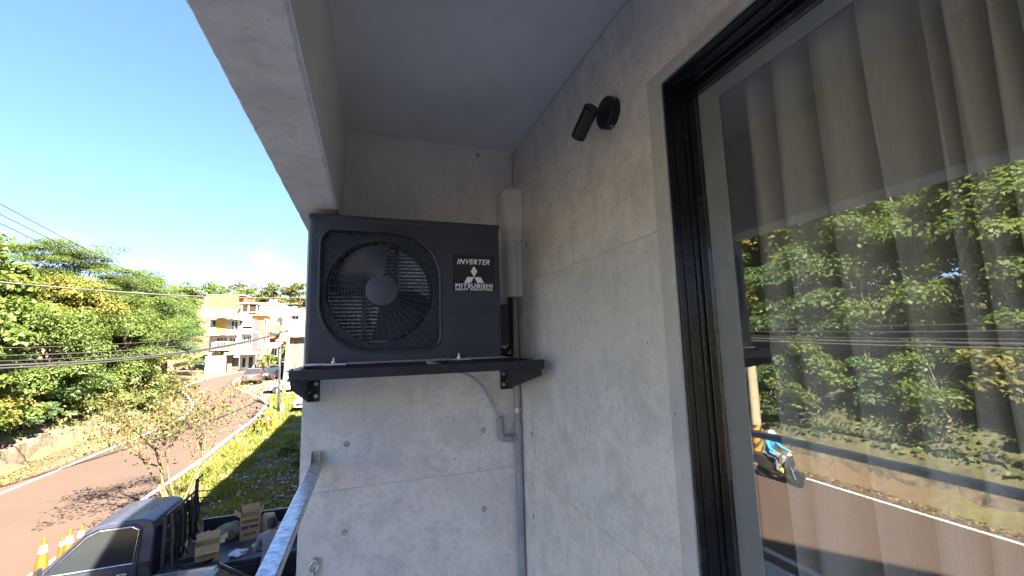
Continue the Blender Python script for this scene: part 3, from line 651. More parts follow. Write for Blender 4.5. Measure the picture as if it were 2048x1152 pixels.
LX = ([-13.2, -13.2, -13.19, -12.9, -12.63, -12.9, -13.5, -14.56, -15.9, -16.7, -16.7, -16.24, -15.1, -13.5, -11.5], [-160, 24.9, 28.6, 33.6, 36.4, 39.4, 41.8, 44.1, 46.4, 48.9, 51.8, 56.2, 59.1, 63, 68])
RX = ([-7.5, -7.5, -7.5, -7.7, -7.6, -7.66, -7.82, -8.28, -9.155, -9.98, -11.25, -12.22, -12.87, -13.28, -13.36, -13.2, -11.4, -9.0], [-160, 19.3, 24.7, 30, 33.8, 37.8, 40.04, 41.6, 43, 44.04, 46, 47.8, 50, 52.9, 56.3, 59, 63, 68])
def smoothx(tab, y): return sum(np.interp(y+d, tab[1], tab[0])*w for d, w in ((-0.8, 0.25), (0, 0.5), (0.8, 0.25)))
ry = np.concatenate([np.linspace(-160, -10, 31), np.arange(-9.5, 68.1, 0.5)])
V, F = [], []
for j, y in enumerate(ry):
    a, b = smoothx(LX, y)-0.45, smoothx(RX, y)+0.30
    for t in range(9): V.append((a+(b-a)*t/8, y, zr(y)))
    if j: F += [((j-1)*9+t, (j-1)*9+t+1, j*9+t+1, j*9+t) for t in range(8)]
tag(np_mesh('road', V, F, M['asphalt'], smooth=True), kind='structure')
def stripe(tab, w, name, y0, y1):
    ys = np.arange(y0, y1, 0.25); P = [Vector((smoothx(tab, y), y, 0)) for y in ys]; V, F = [], []
    for i, q in enumerate(P):
        t = (P[min(i+1, len(P)-1)]-P[max(i-1, 0)]).normalized(); nrm = Vector((-t.y, t.x, 0))
        for s in (-1, 1):
            r_ = q + nrm*s*w/2; V.append((r_.x, r_.y, zr(r_.y)+0.008))
        if i: F.append((2*i-2, 2*i-1, 2*i+1, 2*i))
    return tag(np_mesh(name, V, F, M['paint_line']), kind='structure')
stripe(LX, 0.15, 'road_line_left', -60, 62); stripe(RX, 0.19, 'road_line_right', -60, 60)
MB().add([(-7.1, -40, G-0.012), (0.29, -40, G-0.012), (0.29, 13.6, G-0.012), (-7.1, 13.6, G-0.012)], [(0, 1, 2, 3)]).build('forecourt', M['apron'])['kind'] = 'structure'
V, F = [], []
for j, y in enumerate(np.arange(42, 58.1, 0.5)):
    a = smoothx(RX, y)+0.25; b = -4.5
    for t in range(7): V.append((a+(b-a)*t/6, y, zr(y)-0.008))
    if j: F += [((j-1)*7+t, (j-1)*7+t+1, j*7+t+1, j*7+t) for t in range(6)]
tag(np_mesh('parking_lot', V, F, M['lot']), kind='structure')

# ================================================================== foliage tools
GREEN = [(0.0, (0.039, 0.075, 0.013)), (0.45, (0.097, 0.168, 0.023)), (0.8, (0.175, 0.245, 0.033)), (1.0, (0.284, 0.310, 0.046))]
M['leaf_broad'] = leafmat('broad_leaf', [(0.0, (0.051, 0.088, 0.012)), (0.5, (0.122, 0.184, 0.022)), (1.0, (0.231, 0.279, 0.041))], 0.56)
M['leaf_dark'] = leafmat('feathery_leaf', [(0.0, (0.036, 0.071, 0.016)), (0.5, (0.090, 0.148, 0.026)), (1.0, (0.181, 0.233, 0.039))], 0.56)
M['leaf_yellow'] = leafmat('yellowing_leaf', [(0.0, (0.082, 0.102, 0.012)), (0.5, (0.177, 0.184, 0.019)), (1.0, (0.326, 0.272, 0.031))], 0.56)
M['leaf_mid'] = leafmat('mid_leaf', GREEN, 0.56)
M['leaf_blue'] = leafmat('cool_green_leaf', [(0.0, (0.033, 0.071, 0.026)), (0.5, (0.084, 0.161, 0.052)), (1.0, (0.168, 0.245, 0.078))], 0.56)
M['leaf_olive'] = leafmat('olive_leaf', [(0.0, (0.055, 0.065, 0.013)), (0.5, (0.115, 0.120, 0.024)), (1.0, (0.21, 0.18, 0.036))], 0.4)
M['grass'] = leafmat('grass_blade', [(0.0, (0.10, 0.13, 0.014)), (0.5, (0.22, 0.27, 0.025)), (1.0, (0.42, 0.38, 0.06))], 0.56)
M['litter'] = leafmat('dry_leaf', [(0.0, (0.06, 0.032, 0.013)), (0.5, (0.12, 0.07, 0.028)), (1.0, (0.26, 0.18, 0.05))], 0.2)
M['bark'] = mat('bark', (0.17, 0.135, 0.10), 0.9, var=0.25, scale=9, bmp=0.6, bscale=30, stretch=(1, 1, 0.3))
M['bark_pale'] = mat('pale_bark', (0.14, 0.105, 0.045), 0.85, var=0.2, scale=12, bmp=0.4, bscale=40)

def leaves(P, N, L, W, rng, droop=0.3, kind=4):
    """one folded leaf per point: P centres, N normals, L lengths, W widths"""
    n_ = len(P); N = N/np.maximum(1e-6, np.linalg.norm(N, axis=1))[:, None]
    rv = rng.normal(size=(n_, 3)); rv[:, 2] -= droop
    U = rv - N*(rv*N).sum(1)[:, None]; U /= np.maximum(1e-6, np.linalg.norm(U, axis=1))[:, None]
    Sd = np.cross(N, U); L = L[:, None]; W = W[:, None]; dn = np.array([0, 0, -1.0])
    if kind == 4:
        q = [P-U*L*0.5, P-U*L*0.05+Sd*W*0.5+N*W*0.12, P+U*L*0.5+dn*L*0.12, P-U*L*0.05-Sd*W*0.5+N*W*0.12]
    else:
        q = [P-U*L*0.42, P-U*L*0.40+Sd*W*0.32+N*W*0.10, P-U*L*0.02+Sd*W*0.5+N*W*0.16, P+U*L*0.55+dn*L*0.15, P-U*L*0.02-Sd*W*0.5+N*W*0.16, P-U*L*0.40-Sd*W*0.32+N*W*0.10]
    k = len(q); V = np.stack(q, 1).reshape(-1, 3); F = np.arange(n_*k).reshape(n_, k)
    return V, F

def crown_points(rng, C, RAD, nc, cr, per, flat=0.62, shell=0.55, up=0.5, lower=-0.75):
    C = np.array(C, float); RAD = np.array(RAD, float)
    d = rng.normal(size=(nc, 3)); d /= np.linalg.norm(d, axis=1)[:, None]
    d[:, 2] = np.where(d[:, 2] < lower, -d[:, 2], d[:, 2])
    rr_ = shell + (1-shell)*rng.random(nc)**0.7
    cc = C + d*rr_[:, None]*RAD*(1+0.10*rng.normal(size=(nc, 1)))
    sz = cr*rng.uniform(0.6, 1.45, nc); tone = rng.uniform(-0.16, 0.16, nc)
    k = rng.integers(int(per*0.6), int(per*1.4)+1, nc)
    idx = np.repeat(np.arange(nc), k); n_ = len(idx)
    e = rng.normal(size=(n_, 3)); e /= np.linalg.norm(e, axis=1)[:, None]
    e[:, 2] = np.where(e[:, 2] < -0.35, -e[:, 2], e[:, 2])
    rad = rng.uniform(0.45, 1.08, n_)
    P = cc[idx] + e*rad[:, None]*sz[idx][:, None]*np.array([1, 1, flat])
    N = e*0.7 + np.array([0, 0, up]) + rng.normal(size=(n_, 3))*0.38
    tint = np.clip(0.5 + tone[idx] + rng.normal(size=n_)*0.16, 0, 1)
    return P, N, tint, cc, sz

def tree(name, label, group, x, y, h, RAD, lf, nc=46, cr=0.95, per=260, ls=0.26, seed=1, kind=4, zoff=0.0, flat=0.62, lean=(0, 0), bark='bark', tr=0.16, limbs=9, aspect=0.62, up=0.5, base_z=None, shell=0.55):
    rng = np.random.default_rng(seed); z0 = (ground_z(x, y) if base_z is None else base_z)-0.15
    t = T(name, label, 'tree' if 'shrub' not in name and 'bush' not in name else 'shrub', (x, y, z0), 0, group)
    C = (x+lean[0], y+lean[1], z0+h-RAD[2]*0.92+zoff)
    P, N, tint, cc, sz = crown_points(rng, C, RAD, nc, cr, per, flat, shell=shell, up=up)
    L = ls*rng.uniform(0.65, 1.35, len(P)); V, F = leaves(P, N, L, L*aspect, rng, kind=kind)
    np_mesh('crown', V, F, M[lf], t, tint)
    tk = MB(); top = Vector(C) + Vector((0, 0, RAD[2]*0.25)); b0 = Vector((x, y, z0)); k = 8; path = []
    for i in range(k+1):
        q = b0.lerp(top, i/k); q += Vector((rng.normal()*0.10, rng.normal()*0.10, 0))*(0 if i == 0 else 1)*min(1, h/6); path.append(q)
    tk.tube(path, [tr*(1.25 if i == 0 else 1)*(1-0.8*i/k) for i in range(k+1)], 9)
    order = rng.permutation(nc)[:limbs]
    for o_ in order:
        i = int(rng.integers(3, k)); a = path[i]; b = Vector(cc[o_]); mid = a.lerp(b, 0.5)+Vector((0, 0, 0.12*(b-a).length))
        tk.tube([a, a.lerp(mid, 0.6), mid, b], [tr*0.42*(1-0.6*i/k)+0.01, tr*0.32, tr*0.22, 0.012], 6)
    tk.build('trunk', M[bark], t, smooth=60)
    return t

HB = 'trees on the bank across the road'
# (x, y, height, radii, leaf material, leaf size, outline kind, label)
bank = [
 (-19.2, 27.5, 8.3, (3.0, 3.3, 3.6), 'leaf_broad', 0.34, 6, 0.86, 'tall tree with large heart-shaped bright green leaves at the left picture edge'),
 (-16.9, 24.3, 6.2, (2.0, 2.2, 2.9), 'leaf_broad', 0.33, 6, 0.86, 'lower broad-leaved tree overhanging the low wall at the left edge'),
 (-21.4, 34.5, 8.6, (4.2, 4.0, 2.6), 'leaf_dark', 0.20, 4, 0.5, 'tall dark feathery tree with a flat layered top'),
 (-19.8, 38.5, 9.5, (3.9, 3.6, 2.8), 'leaf_dark', 0.20, 4, 0.5, 'dark feathery tree stepping down behind the yellowing one'),
 (-18.2, 33.6, 7.2, (2.3, 2.4, 2.2), 'leaf_yellow', 0.24, 4, 0.7, 'yellow-green tree with a pale golden top below the dark canopy'),
 (-18.4, 43.2, 9.2, (3.3, 3.4, 3.0), 'leaf_mid', 0.20, 4, 0.55, 'green tree at the far right end of the bank'),
 (-16.8, 38.2, 6.4, (2.4, 2.8, 2.8), 'leaf_mid', 0.22, 4, 0.6, 'bushy green tree standing where the low wall ends'),
 (-17.6, 46.4, 8.0, (2.5, 2.7, 3.6), 'leaf_blue', 0.22, 4, 0.6, 'cool green tree above the road bend beside the white gate wall'),
 (-17.2, 31.0, 5.6, (2.1, 2.5, 2.6), 'leaf_mid', 0.24, 4, 0.62, 'rounded green tree above the low wall below the golden top'),
 (-20.5, 22.5, 10.6, (3.8, 3.6, 4.4), 'leaf_mid', 0.26, 4, 0.66, 'tall green tree seen in the window glass nearest the corner'),
 (-17.6, 19.0, 7.4, (2.3, 2.6, 3.2), 'leaf_blue', 0.30, 4, 0.55, 'cool green layered tree mirrored above the striped pole'),
 (-21.0, 16.4, 11.5, (3.7, 3.8, 4.2), 'leaf_broad', 0.32, 6, 0.86, 'tall broad-leaved tree mirrored at the top of the glass'),
 (-17.4, 14.2, 6.6, (2.0, 2.3, 2.7), 'leaf_blue', 0.34, 4, 0.5, 'layered tree with finger-like leaves mirrored above the scooter'),
 (-20.4, 11.0, 10.8, (3.5, 3.3, 4.2), 'leaf_mid', 0.28, 4, 0.66, 'tall green tree mirrored in the middle of the pane'),
 (-20.8, 5.6, 11.6, (3.8, 3.8, 4.4), 'leaf_broad', 0.30, 6, 0.86, 'tall broad-leaved tree mirrored near the right picture edge'),
 (-22.0, 0.0, 11.0, (3.8, 3.6, 4.4), 'leaf_mid', 0.28, 4, 0.66, 'tall green bank tree beyond the right edge of the mirrored view'),
 (-20.6, 47.5, 8.8, (2.6, 2.6, 4.0), 'leaf_mid', 0.22, 4, 0.6, 'green tree set back behind the cool green one at the bend'),
 (-19.4, 51.8, 8.2, (2.3, 2.4, 3.9), 'leaf_blue', 0.22, 4, 0.6, 'farthest bank tree before the white garden wall'),
 (-20.4, 57.3, 8.2, (2.3, 2.3, 3.8), 'leaf_mid', 0.24, 4, 0.6, 'green tree beside the balcony house above the white garden wall'),
 (-18.2, 41.0, 5.2, (2.0, 2.4, 2.6), 'leaf_yellow', 0.22, 4, 0.66, 'yellow-green tree low on the bank near the road bend'),
 (-18.0, 8.2, 8.6, (2.2, 2.3, 4.2), 'leaf_mid', 0.27, 4, 0.62, 'leafy tree clothed to the ground mirrored right of the pane middle'),
 (-18.6, 12.4, 9.0, (2.2, 2.2, 4.4), 'leaf_mid', 0.27, 4, 0.62, 'leafy tree clothed to the ground mirrored behind the scooter'),
 (-18.2, 16.8, 8.6, (2.2, 2.2, 4.2), 'leaf_yellow', 0.26, 4, 0.62, 'yellowish tree clothed to the ground mirrored beside the reveal'),
 (-18.4, 4.6, 8.4, (2.2, 2.3, 4.1), 'leaf_blue', 0.28, 4, 0.55, 'cool green tree clothed to the ground mirrored at the right edge'),
 (-23.5, 9.2, 9.4, (2.6, 2.6, 4.6), 'leaf_dark', 0.28, 4, 0.6, 'dark tree closing the gap high in the mirrored middle'),
 (-23.5, 17.8, 9.4, (2.8, 2.8, 4.6), 'leaf_dark', 0.28, 4, 0.6, 'dark tree closing the gap above the mirrored striped pole'),
 (-23.2, 2.6, 9.2, (2.6, 2.6, 4.5), 'leaf_dark', 0.28, 4, 0.6, 'dark tree closing the gap beyond the right picture edge'),
 (-25.5, 24.5, 10.2, (4.0, 4.0, 4.0), 'leaf_dark', 0.26, 4, 0.55, 'dark tree high on the bank behind the large-leaved tree'),
 (-25.5, 13.5, 9.8, (4.0, 4.0, 4.0), 'leaf_dark', 0.26, 4, 0.55, 'dark tree high on the bank behind the mirrored trees'),
 (-25.0, 6.8, 9.6, (4.0, 4.0, 4.0), 'leaf_dark', 0.26, 4, 0.55, 'dark tree high on the bank near the right picture edge'),
]
for i, (x, y, h, RAD, lf, ls, kd, asp, lab) in enumerate(bank):
    ls *= 0.62; vol = RAD[0]*RAD[1]*RAD[2]; feather = lf == 'leaf_dark'
    nc = int(30 + vol*1.2); cr = 0.92 if not feather else 1.05
    per = int(215*(0.27/ls)**1.2*(0.8 if kd == 6 else 1.0))
    tree('bank_tree', lab, HB, x, y, h, RAD, lf, nc, cr, per, ls, 100+i, kd, flat=(0.34 if feather else (0.45 if lf == 'leaf_blue' else 0.66)), aspect=asp, limbs=12, tr=0.19, up=(0.9 if feather or lf == 'leaf_blue' else 0.45))
SH = 'shrubs along the foot of the bank'
sr = random.Random(4)
lab_sh = {'leaf_mid': 'leafy green shrub on the bank behind the low wall', 'leaf_blue': 'cool green shrub on the bank behind the low wall', 'leaf_yellow': 'yellow-green shrub on the bank behind the low wall', 'leaf_broad': 'broad-leaved shrub on the bank behind the low wall'}
for i in range(64):
    y = -2 + i*1.22 + sr.uniform(-0.4, 0.4) if i < 40 else 21 + (i-40)*1.15 + sr.uniform(-0.3, 0.3)
    x = xw(y) - (sr.uniform(0.9, 2.6) if i < 40 else sr.uniform(0.6, 1.2)); h = sr.uniform(1.3, 3.0) if i < 40 else sr.uniform(1.2, 2.2)
    lf = sr.choice(['leaf_mid', 'leaf_mid', 'leaf_blue', 'leaf_yellow', 'leaf_broad'])
    tree('bank_shrub', lab_sh[lf], SH, x, y, h, (sr.uniform(0.8, 1.35), sr.uniform(0.8, 1.4), h*0.52), lf, 13, 0.48, 190, sr.uniform(0.13, 0.19), 300+i, 4, limbs=5, tr=0.05, flat=0.7)
# the thin tree by the forecourt
def thin_tree():
    rng = np.random.default_rng(5); base = Vector((-5.75, 17.3, G-0.1))
    t = T('young_tree', 'sparse young tree with olive leaves beside the dark pickup', 'tree', base, 0)
    tk = MB(); tips = []
    def grow(a, d, ln, r, depth):
        path = [a]; rad = [r]; q = a; dd = d.normalized()
        k = 4
        for i in range(k):
            dd = (dd + Vector(rng.normal(size=3))*0.13 + Vector((0, 0, 0.05))).normalized(); q = q + dd*ln/k; path.append(q); rad.append(r*(1-0.45*(i+1)/k))
            if depth <= 2 and i >= 1: tips.append(q.copy())
        tk.tube(path, rad, 6 if depth > 1 else 5)
        if depth == 0: tips.append(q); tips.append(q); return
        for c_ in range(3 if depth > 1 else 2):
            sp = 0.75; nd = (dd + Vector(rng.normal(size=3))*sp*0.72 + Vector((0, 0, 0.10))).normalized()
            grow(path[-1-(c_ % 2)], nd, ln*rng.uniform(0.55, 0.8), rad[-1-(c_ % 2)]*0.75, depth-1)
    for d, ln, r in (((-0.42, 0.05, 1.0), 2.2, 0.060), ((-0.02, 0.1, 1.0), 2.45, 0.055), ((0.36, 0.25, 1.0), 1.7, 0.04), ((-0.62, 0.3, 0.95), 2.25, 0.05), ((-0.25, -0.35, 1.0), 1.7, 0.04)):
        grow(base + Vector((rng.normal()*0.12, rng.normal()*0.12, 0)), Vector(d), ln, r, 3)
    tk.build('trunk', M['bark_pale'], t, smooth=60)
    tp = np.array([tuple(q) for q in tips]); k = 7; P = np.repeat(tp, k, 0); P = P + rng.normal(size=P.shape)*np.array([0.20, 0.20, 0.13]); P = P[P[:, 2] > G+1.0]
    N = rng.normal(size=P.shape)*0.6 + np.array([0, 0, 0.5]); L = rng.uniform(0.07, 0.15, len(P)); V, F = leaves(P, N, L, L*0.5, rng, 0.8)
    np_mesh('crown', V, F, M['leaf_olive'], t, np.clip(rng.normal(0.5, 0.2, len(P)), 0, 1))
thin_tree()

# the low wall at the foot of the bank: weathered rough masonry, built as separate lumps of stone and mortar
M['stone'] = concrete('weathered_wall', (0.13, 0.105, 0.075), (0.19, 0.155, 0.105), 1.3)
m = M['stone']; n, l = m.node_tree.nodes, m.node_tree.links; p = n['Principled BSDF']
src = p.inputs['Base Color'].links[0].from_socket
g1 = noise(n, l, 1.6, 7, 0.75); c = mix(n, l, ramp(n, l, g1, [(0.52, (0, 0, 0)), (0.62, (0.85,)*3)]), src, (0.035, 0.032, 0.024)); l.new(c, p.inputs['Base Color'])
rw = T('low_wall', 'low weathered masonry retaining wall along the far road edge', 'wall', (-14.6, 15, G))
rng = np.random.default_rng(9); y = -14.0
while y < 34.5:
    ln = rng.uniform(1.8, 2.6); y1 = min(y+ln, 34.9); k = 7; rings = []
    for i in range(k):
        yy = y + (y1-y-0.02)*i/(k-1); b = zr(yy)-0.1; top = b+0.1+0.98+0.12*rng.normal()*0.5 - (0.45 if yy > 33.5 else 0); x = xw(yy)
        rings.append([(x+0.06+rng.normal()*0.02, yy, b), (x+0.05+rng.normal()*0.03, yy, b+0.4), (x+0.0+rng.normal()*0.03, yy, b+0.75), (x-0.03+rng.normal()*0.02, yy, top-0.04), (x-0.10, yy, top), (x-0.36, yy, top-0.02), (x-0.40, yy, b)])
    MB().loft(rings).build('wall_section', M['stone'], rw, smooth=50); y = y1
# litter between the line and the wall
n_ = 9000; Y = rng.uniform(-6, 46, n_); X = np.array([xw(y) for y in Y]) + np.abs(rng.normal(0, 0.75, n_)) + 0.05
ok = X < np.array([smoothx(LX, y) for y in Y]) + np.where(rng.random(n_) < 0.04, 2.0, -0.12); X, Y = X[ok], Y[ok]
P = np.stack([X, Y, np.array([zr(y) for y in Y])+0.012], 1); N = np.stack([rng.normal(0, 0.3, len(X)), rng.normal(0, 0.3, len(X)), np.ones(len(X))], 1); L = rng.uniform(0.05, 0.14, len(X))
V, F = leaves(P, N, L, L*0.6, rng, 0); tag(np_mesh('leaf_litter', V, F, M['litter'], None, rng.random(len(X))), 'brown fallen leaves between the road line and the low wall', 'litter', kind='stuff')
n_ = 16000; Y = rng.uniform(-6, 48, n_); d_ = rng.uniform(0.45, 7, n_); X = np.array([xw(y) for y in Y]) - d_
P = np.stack([X, Y, np.array([ground_z(a, b) for a, b in zip(X, Y)])+0.06], 1); N = rng.normal(size=P.shape)*0.5+np.array([0.3, 0, 0.8]); L = rng.uniform(0.10, 0.28, n_)
V, F = leaves(P, N, L, L*0.6, rng, 0); tag(np_mesh('bank_ground_cover', V, F, M['leaf_mid'], None, np.clip(rng.normal(0.35, 0.25, n_), 0, 1)), 'low leafy ground cover on the bank', 'ground cover', kind='stuff')
# grass of the verge and lawn
def grass(n_, x0, x1, y0, y1, hmin, hmax, name, label, seed, thin=1.0, edge=None):
    rng = np.random.default_rng(seed); X = rng.uniform(x0, x1, n_); Y = rng.uniform(y0, y1, n_)
    clump = np.sin(X*2.1+1.3*np.sin(Y*0.9))*np.sin(Y*1.7+0.8*np.cos(X*1.4)); ok = (clump + rng.normal(0, 0.45, n_)) > -0.45*thin
    if edge is not None: ok &= X > np.array([smoothx(RX, y) for y in Y]) + edge
    X, Y = X[ok], Y[ok]; k = len(X); Z = np.array([zr(y) for y in Y])-0.03
    h = rng.uniform(hmin, hmax, k)*(1+0.5*np.clip(clump[ok], -0.5, 1)); a = rng.uniform(0, 6.283, k); w = rng.uniform(0.012, 0.03, k); ln = rng.normal(0, 0.4, (k, 2))*h[:, None]
    b = np.stack([X, Y, Z], 1); s = np.stack([np.cos(a)*w, np.sin(a)*w, 0*a], 1); tp = b + np.stack([ln[:, 0], ln[:, 1], h], 1); md = b + np.stack([ln[:, 0]*0.35, ln[:, 1]*0.35, h*0.6], 1)
    V = np.stack([b-s, b+s, md+s*0.7, tp, md-s*0.7], 1).reshape(-1, 3); F = np.arange(k*5).reshape(k, 5)
    tag(np_mesh(name, V, F, M['grass'], None, np.clip(rng.normal(0.5, 0.22, k)+0.12*clump[ok], 0, 1)), label, 'grass', kind='stuff')
grass(26000, -7.2, -4.9, 13.8, 38, 0.06, 0.24, 'verge_grass', 'sunlit yellow-green grass strip beside the right road line', 3, edge=0.45, thin=0.75)
grass(24000, -4.9, -0.4, 13.8, 38, 0.04, 0.17, 'lawn_grass', 'patchy shaded grass between the sunlit strip and the house', 4, thin=0.25)
grass(9000, -8, -4.2, 38, 43, 0.08, 0.25, 'pole_grass', 'weeds around the foot of the striped utility pole', 8, edge=0.3)
rng = np.random.default_rng(77); n_ = 800; X = rng.normal(-3.0, 1.1, n_); Y = rng.uniform(14.2, 27, n_); ch_ = MB()
for a, b in zip(X, Y):
    if -6 < a < -0.5: ch_.ob((a, b, G-0.02+rng.uniform(0.02, 0.10)), (rng.uniform(0.03, 0.13), rng.uniform(0.02, 0.09), rng.uniform(0.01, 0.035)), (rng.normal()*0.3, rng.normal()*0.3, rng.uniform(0, 6)))
tag(ch_.build('rubble_chips', mat('pale_rubble', (0.36, 0.35, 0.33), 0.9, var=0.25, scale=4)), 'pale rubble chips scattered in the shaded grass', 'rubble', kind='stuff')
for i, (x, y) in enumerate(((-2.6, 21.5), (-3.6, 24.0), (-2.4, 25.5), (-3.1, 28.5), (-1.8, 19.0))):
    tree('weed_shrub', 'leafy weed growing in the shaded grass', 'weeds in the lawn', x, y, 0.75, (0.4, 0.4, 0.38), 'leaf_mid', 9, 0.22, 40, 0.16, 500+i, 4, limbs=3, tr=0.02)

# ================================================================== neighbouring and far buildings
def plaster(name, col, var=0.1): return mat(name, col, 0.85, var=var, scale=1.2, bmp=0.15, bscale=20)
M['white_wall'] = plaster('white_render', (0.50, 0.49, 0.46)); M['cream_wall'] = plaster('cream_render', (0.34, 0.27, 0.19)); M['grey_wall'] = plaster('grey_tile_wall', (0.095, 0.085, 0.095))
M['orange_wall'] = plaster('orange_paint', (0.46, 0.17, 0.045), 0.18); M['yellow_wall'] = plaster('yellow_paint', (0.46, 0.26, 0.05)); M['pink_wall'] = plaster('pink_tile', (0.24, 0.135, 0.115)); M['red_wall'] = plaster('red_brick_paint', (0.24, 0.06, 0.035))
M['brown_wall'] = plaster('brown_tile', (0.13, 0.095, 0.075)); M['dark_glass'] = mat('dark_window_glass', (0.05, 0.06, 0.07), 0.12, var=0.3, scale=2); M['white_metal'] = mat('white_painted_metal', (0.55, 0.55, 0.53), 0.45, var=0.06, scale=6)
M['sheet'] = mat('pale_roof_sheet', (0.38, 0.41, 0.40), 0.5, var=0.1, scale=3); M['shutter'] = mat('steel_shutter', (0.085, 0.075, 0.07), 0.5, var=0.1, scale=4); M['teal'] = mat('green_tank', (0.05, 0.16, 0.13), 0.4); M['rust'] = mat('rusty_sheet', (0.14, 0.10, 0.08), 0.8, var=0.35, scale=2.5)
M['blue_sign'] = mat('blue_sign_paint', (0.04, 0.12, 0.32), 0.5); M['awn_red'] = mat('red_awning', (0.22, 0.05, 0.04), 0.7, var=0.15); M['awn_yel'] = mat('yellow_awning', (0.42, 0.30, 0.02), 0.7)

tower = T('neighbour_building', 'tall concrete neighbour building behind the balcony beside the road', 'building', (0, -6, G))
f0 = Vector((1.7, -6.0, 0)); d = Vector((-0.6, -0.8, 0)); inn = Vector((0.8, -0.6, 0))
MB().prism([tuple((f0+a)[:2]) for a in (Vector((0, 0, 0)), d*14, d*14+inn*9, inn*9)], 'z', G-0.2, 14.8).build('wall', M['wall'], tower)
for k in range(3):
    for zz in (-4, -0.6, 2.8, 6.0, 9.2, 12.4):
        c0 = f0+d*(2+k*3.6)-inn*0.03; w = MB().add([tuple(c0+Vector((0, 0, zz))), tuple(c0+d*1.6+Vector((0, 0, zz))), tuple(c0+d*1.6+Vector((0, 0, zz+1.5))), tuple(c0+Vector((0, 0, zz+1.5)))], [(0, 1, 2, 3)]).build('window', M['dark_glass'], tower)

def win(par, x, z, w, h, y, rows=1, cols=2, fm='white_metal'):
    """a window on a wall that faces -y: frame and panes"""
    f = MB(); t = 0.06
    f.box(x, x+w, y-0.06, y, z, z+t); f.box(x, x+w, y-0.06, y, z+h-t, z+h)
    for c in range(cols+1): xx = x+(w-t)*c/cols; f.box(xx, xx+t, y-0.058, y, z+t, z+h-t)
    o = f.build('window', M[fm], par)
    for c in range(cols):
        xx = x+(w-t)*c/cols+t; MB().box(xx, xx+(w-t)/cols-t, y-0.02, y-0.012, z+t, z+h-t).build('pane', M['dark_glass'], o)
    return o
def block(par, name, mt, x0, x1, y0, y1, z0, z1): return MB().box(x0, x1, y0, y1, z0, z1).build(name, M[mt], par)
def bars(par, x0, x1, z0, z1, y, n, mt='white_metal', r=0.018):
    q = MB()
    for i in range(n): xx = x0+(x1-x0)*i/(n-1); q.cyl((xx, y, z0), (xx, y, z1), r, None, 5)
    q.box(x0, x1, y-0.02, y+0.02, z1-0.03, z1+0.03).box(x0, x1, y-0.02, y+0.02, z0-0.03, z0+0.03)
    return q.build('railing', M[mt], par)
gb = lambda y: zr(y)-0.6
# white gate wall and gate house at the bend
b = T('gate_wall', 'bright white garden wall at the end of the bank where the road bends', 'wall', (-17.0, 60, gb(60)))
block(b, 'wall', 'white_wall', -18.4, -16.35, 59.9, 60.2, gb(60), -0.80); block(b, 'coping', 'cream_wall', -18.45, -16.3, 59.85, 60.25, -0.79, -0.70)
b = T('gate_house', 'small brown gate house with a steel shutter and flat canopy', 'building', (-15.4, 62, gb(62)))
block(b, 'pillar', 'brown_wall', -16.34, -15.86, 60.6, 61.1, gb(61), -0.5); block(b, 'wall', 'white_wall', -15.2, -13.6, 61.4, 61.6, gb(61), -0.6); block(b, 'shutter', 'shutter', -15.85, -15.22, 60.9, 61.0, gb(61), -0.95)
block(b, 'canopy', 'white_wall', -16.5, -13.0, 59.8, 62, -0.62, -0.36); block(b, 'lintel', 'brown_wall', -16.2, -14.8, 60.55, 62, -0.35, 0.35)
for k in range(3): block(b, 'shutter_slat', 'shutter', -15.84, -15.23, 60.87, 60.9, -2.4+k*0.5, -2.15+k*0.5)
win(b, -15.0, -2.3, 0.5, 1.3, 61.4, cols=1); win(b, -14.3, -2.4, 0.6, 1.5, 61.4, cols=1)
# white and yellow house with a sloping sheet roof
b = T('balcony_house', 'white house with yellow balcony panel under a sloping sheet roof', 'building', (-17.6, 65, gb(63)))
block(b, 'wall', 'white_wall', -19.2, -15.98, 63.4, 68, gb(63), 3.9)
MB().prism([(-20.1, 4.55), (-15.6, 3.85), (-15.6, 3.73), (-20.1, 4.42)], 'y', 60.9, 66).build('roof', M['sheet'], b)
MB().prism([(-20.1, 4.57), (-15.6, 3.87), (-15.6, 4.75), (-17.6, 4.95)], 'y', 66.0, 69).build('roof', M['sheet'], b)
block(b, 'balcony_slab', 'white_wall', -19.4, -16.0, 61.8, 63.4, 1.85, 2.02); block(b, 'balcony_front', 'white_wall', -19.4, -18.1, 61.8, 61.9, 2.02, 2.75)
block(b, 'yellow_panel', 'yellow_wall', -18.08, -17.0, 61.85, 61.95, 2.03, 3.95)
bars(b, -16.95, -16.05, 2.05, 2.9, 61.85, 9); win(b, -19.0, 2.9, 0.85, 0.85, 63.4); win(b, -16.9, 2.6, 0.8, 1.1, 63.4)
MB().cyl((-19.5, 61.9, 2.75), (-18.9, 61.9, 4.2), 0.04, None, 6).cyl((-18.3, 61.9, 2.75), (-18.9, 61.9, 4.0), 0.04, None, 6).build('brace', M['white_metal'], b)
block(b, 'lower_balcony', 'pink_wall', -18.6, -16.0, 62.0, 63.4, -0.1, 0.12); bars(b, -18.5, -16.1, 0.15, 1.0, 62.05, 16); win(b, -18.4, 0.35, 1.2, 1.2, 63.4, cols=3); win(b, -17.0, 0.35, 0.8, 1.2, 63.4)
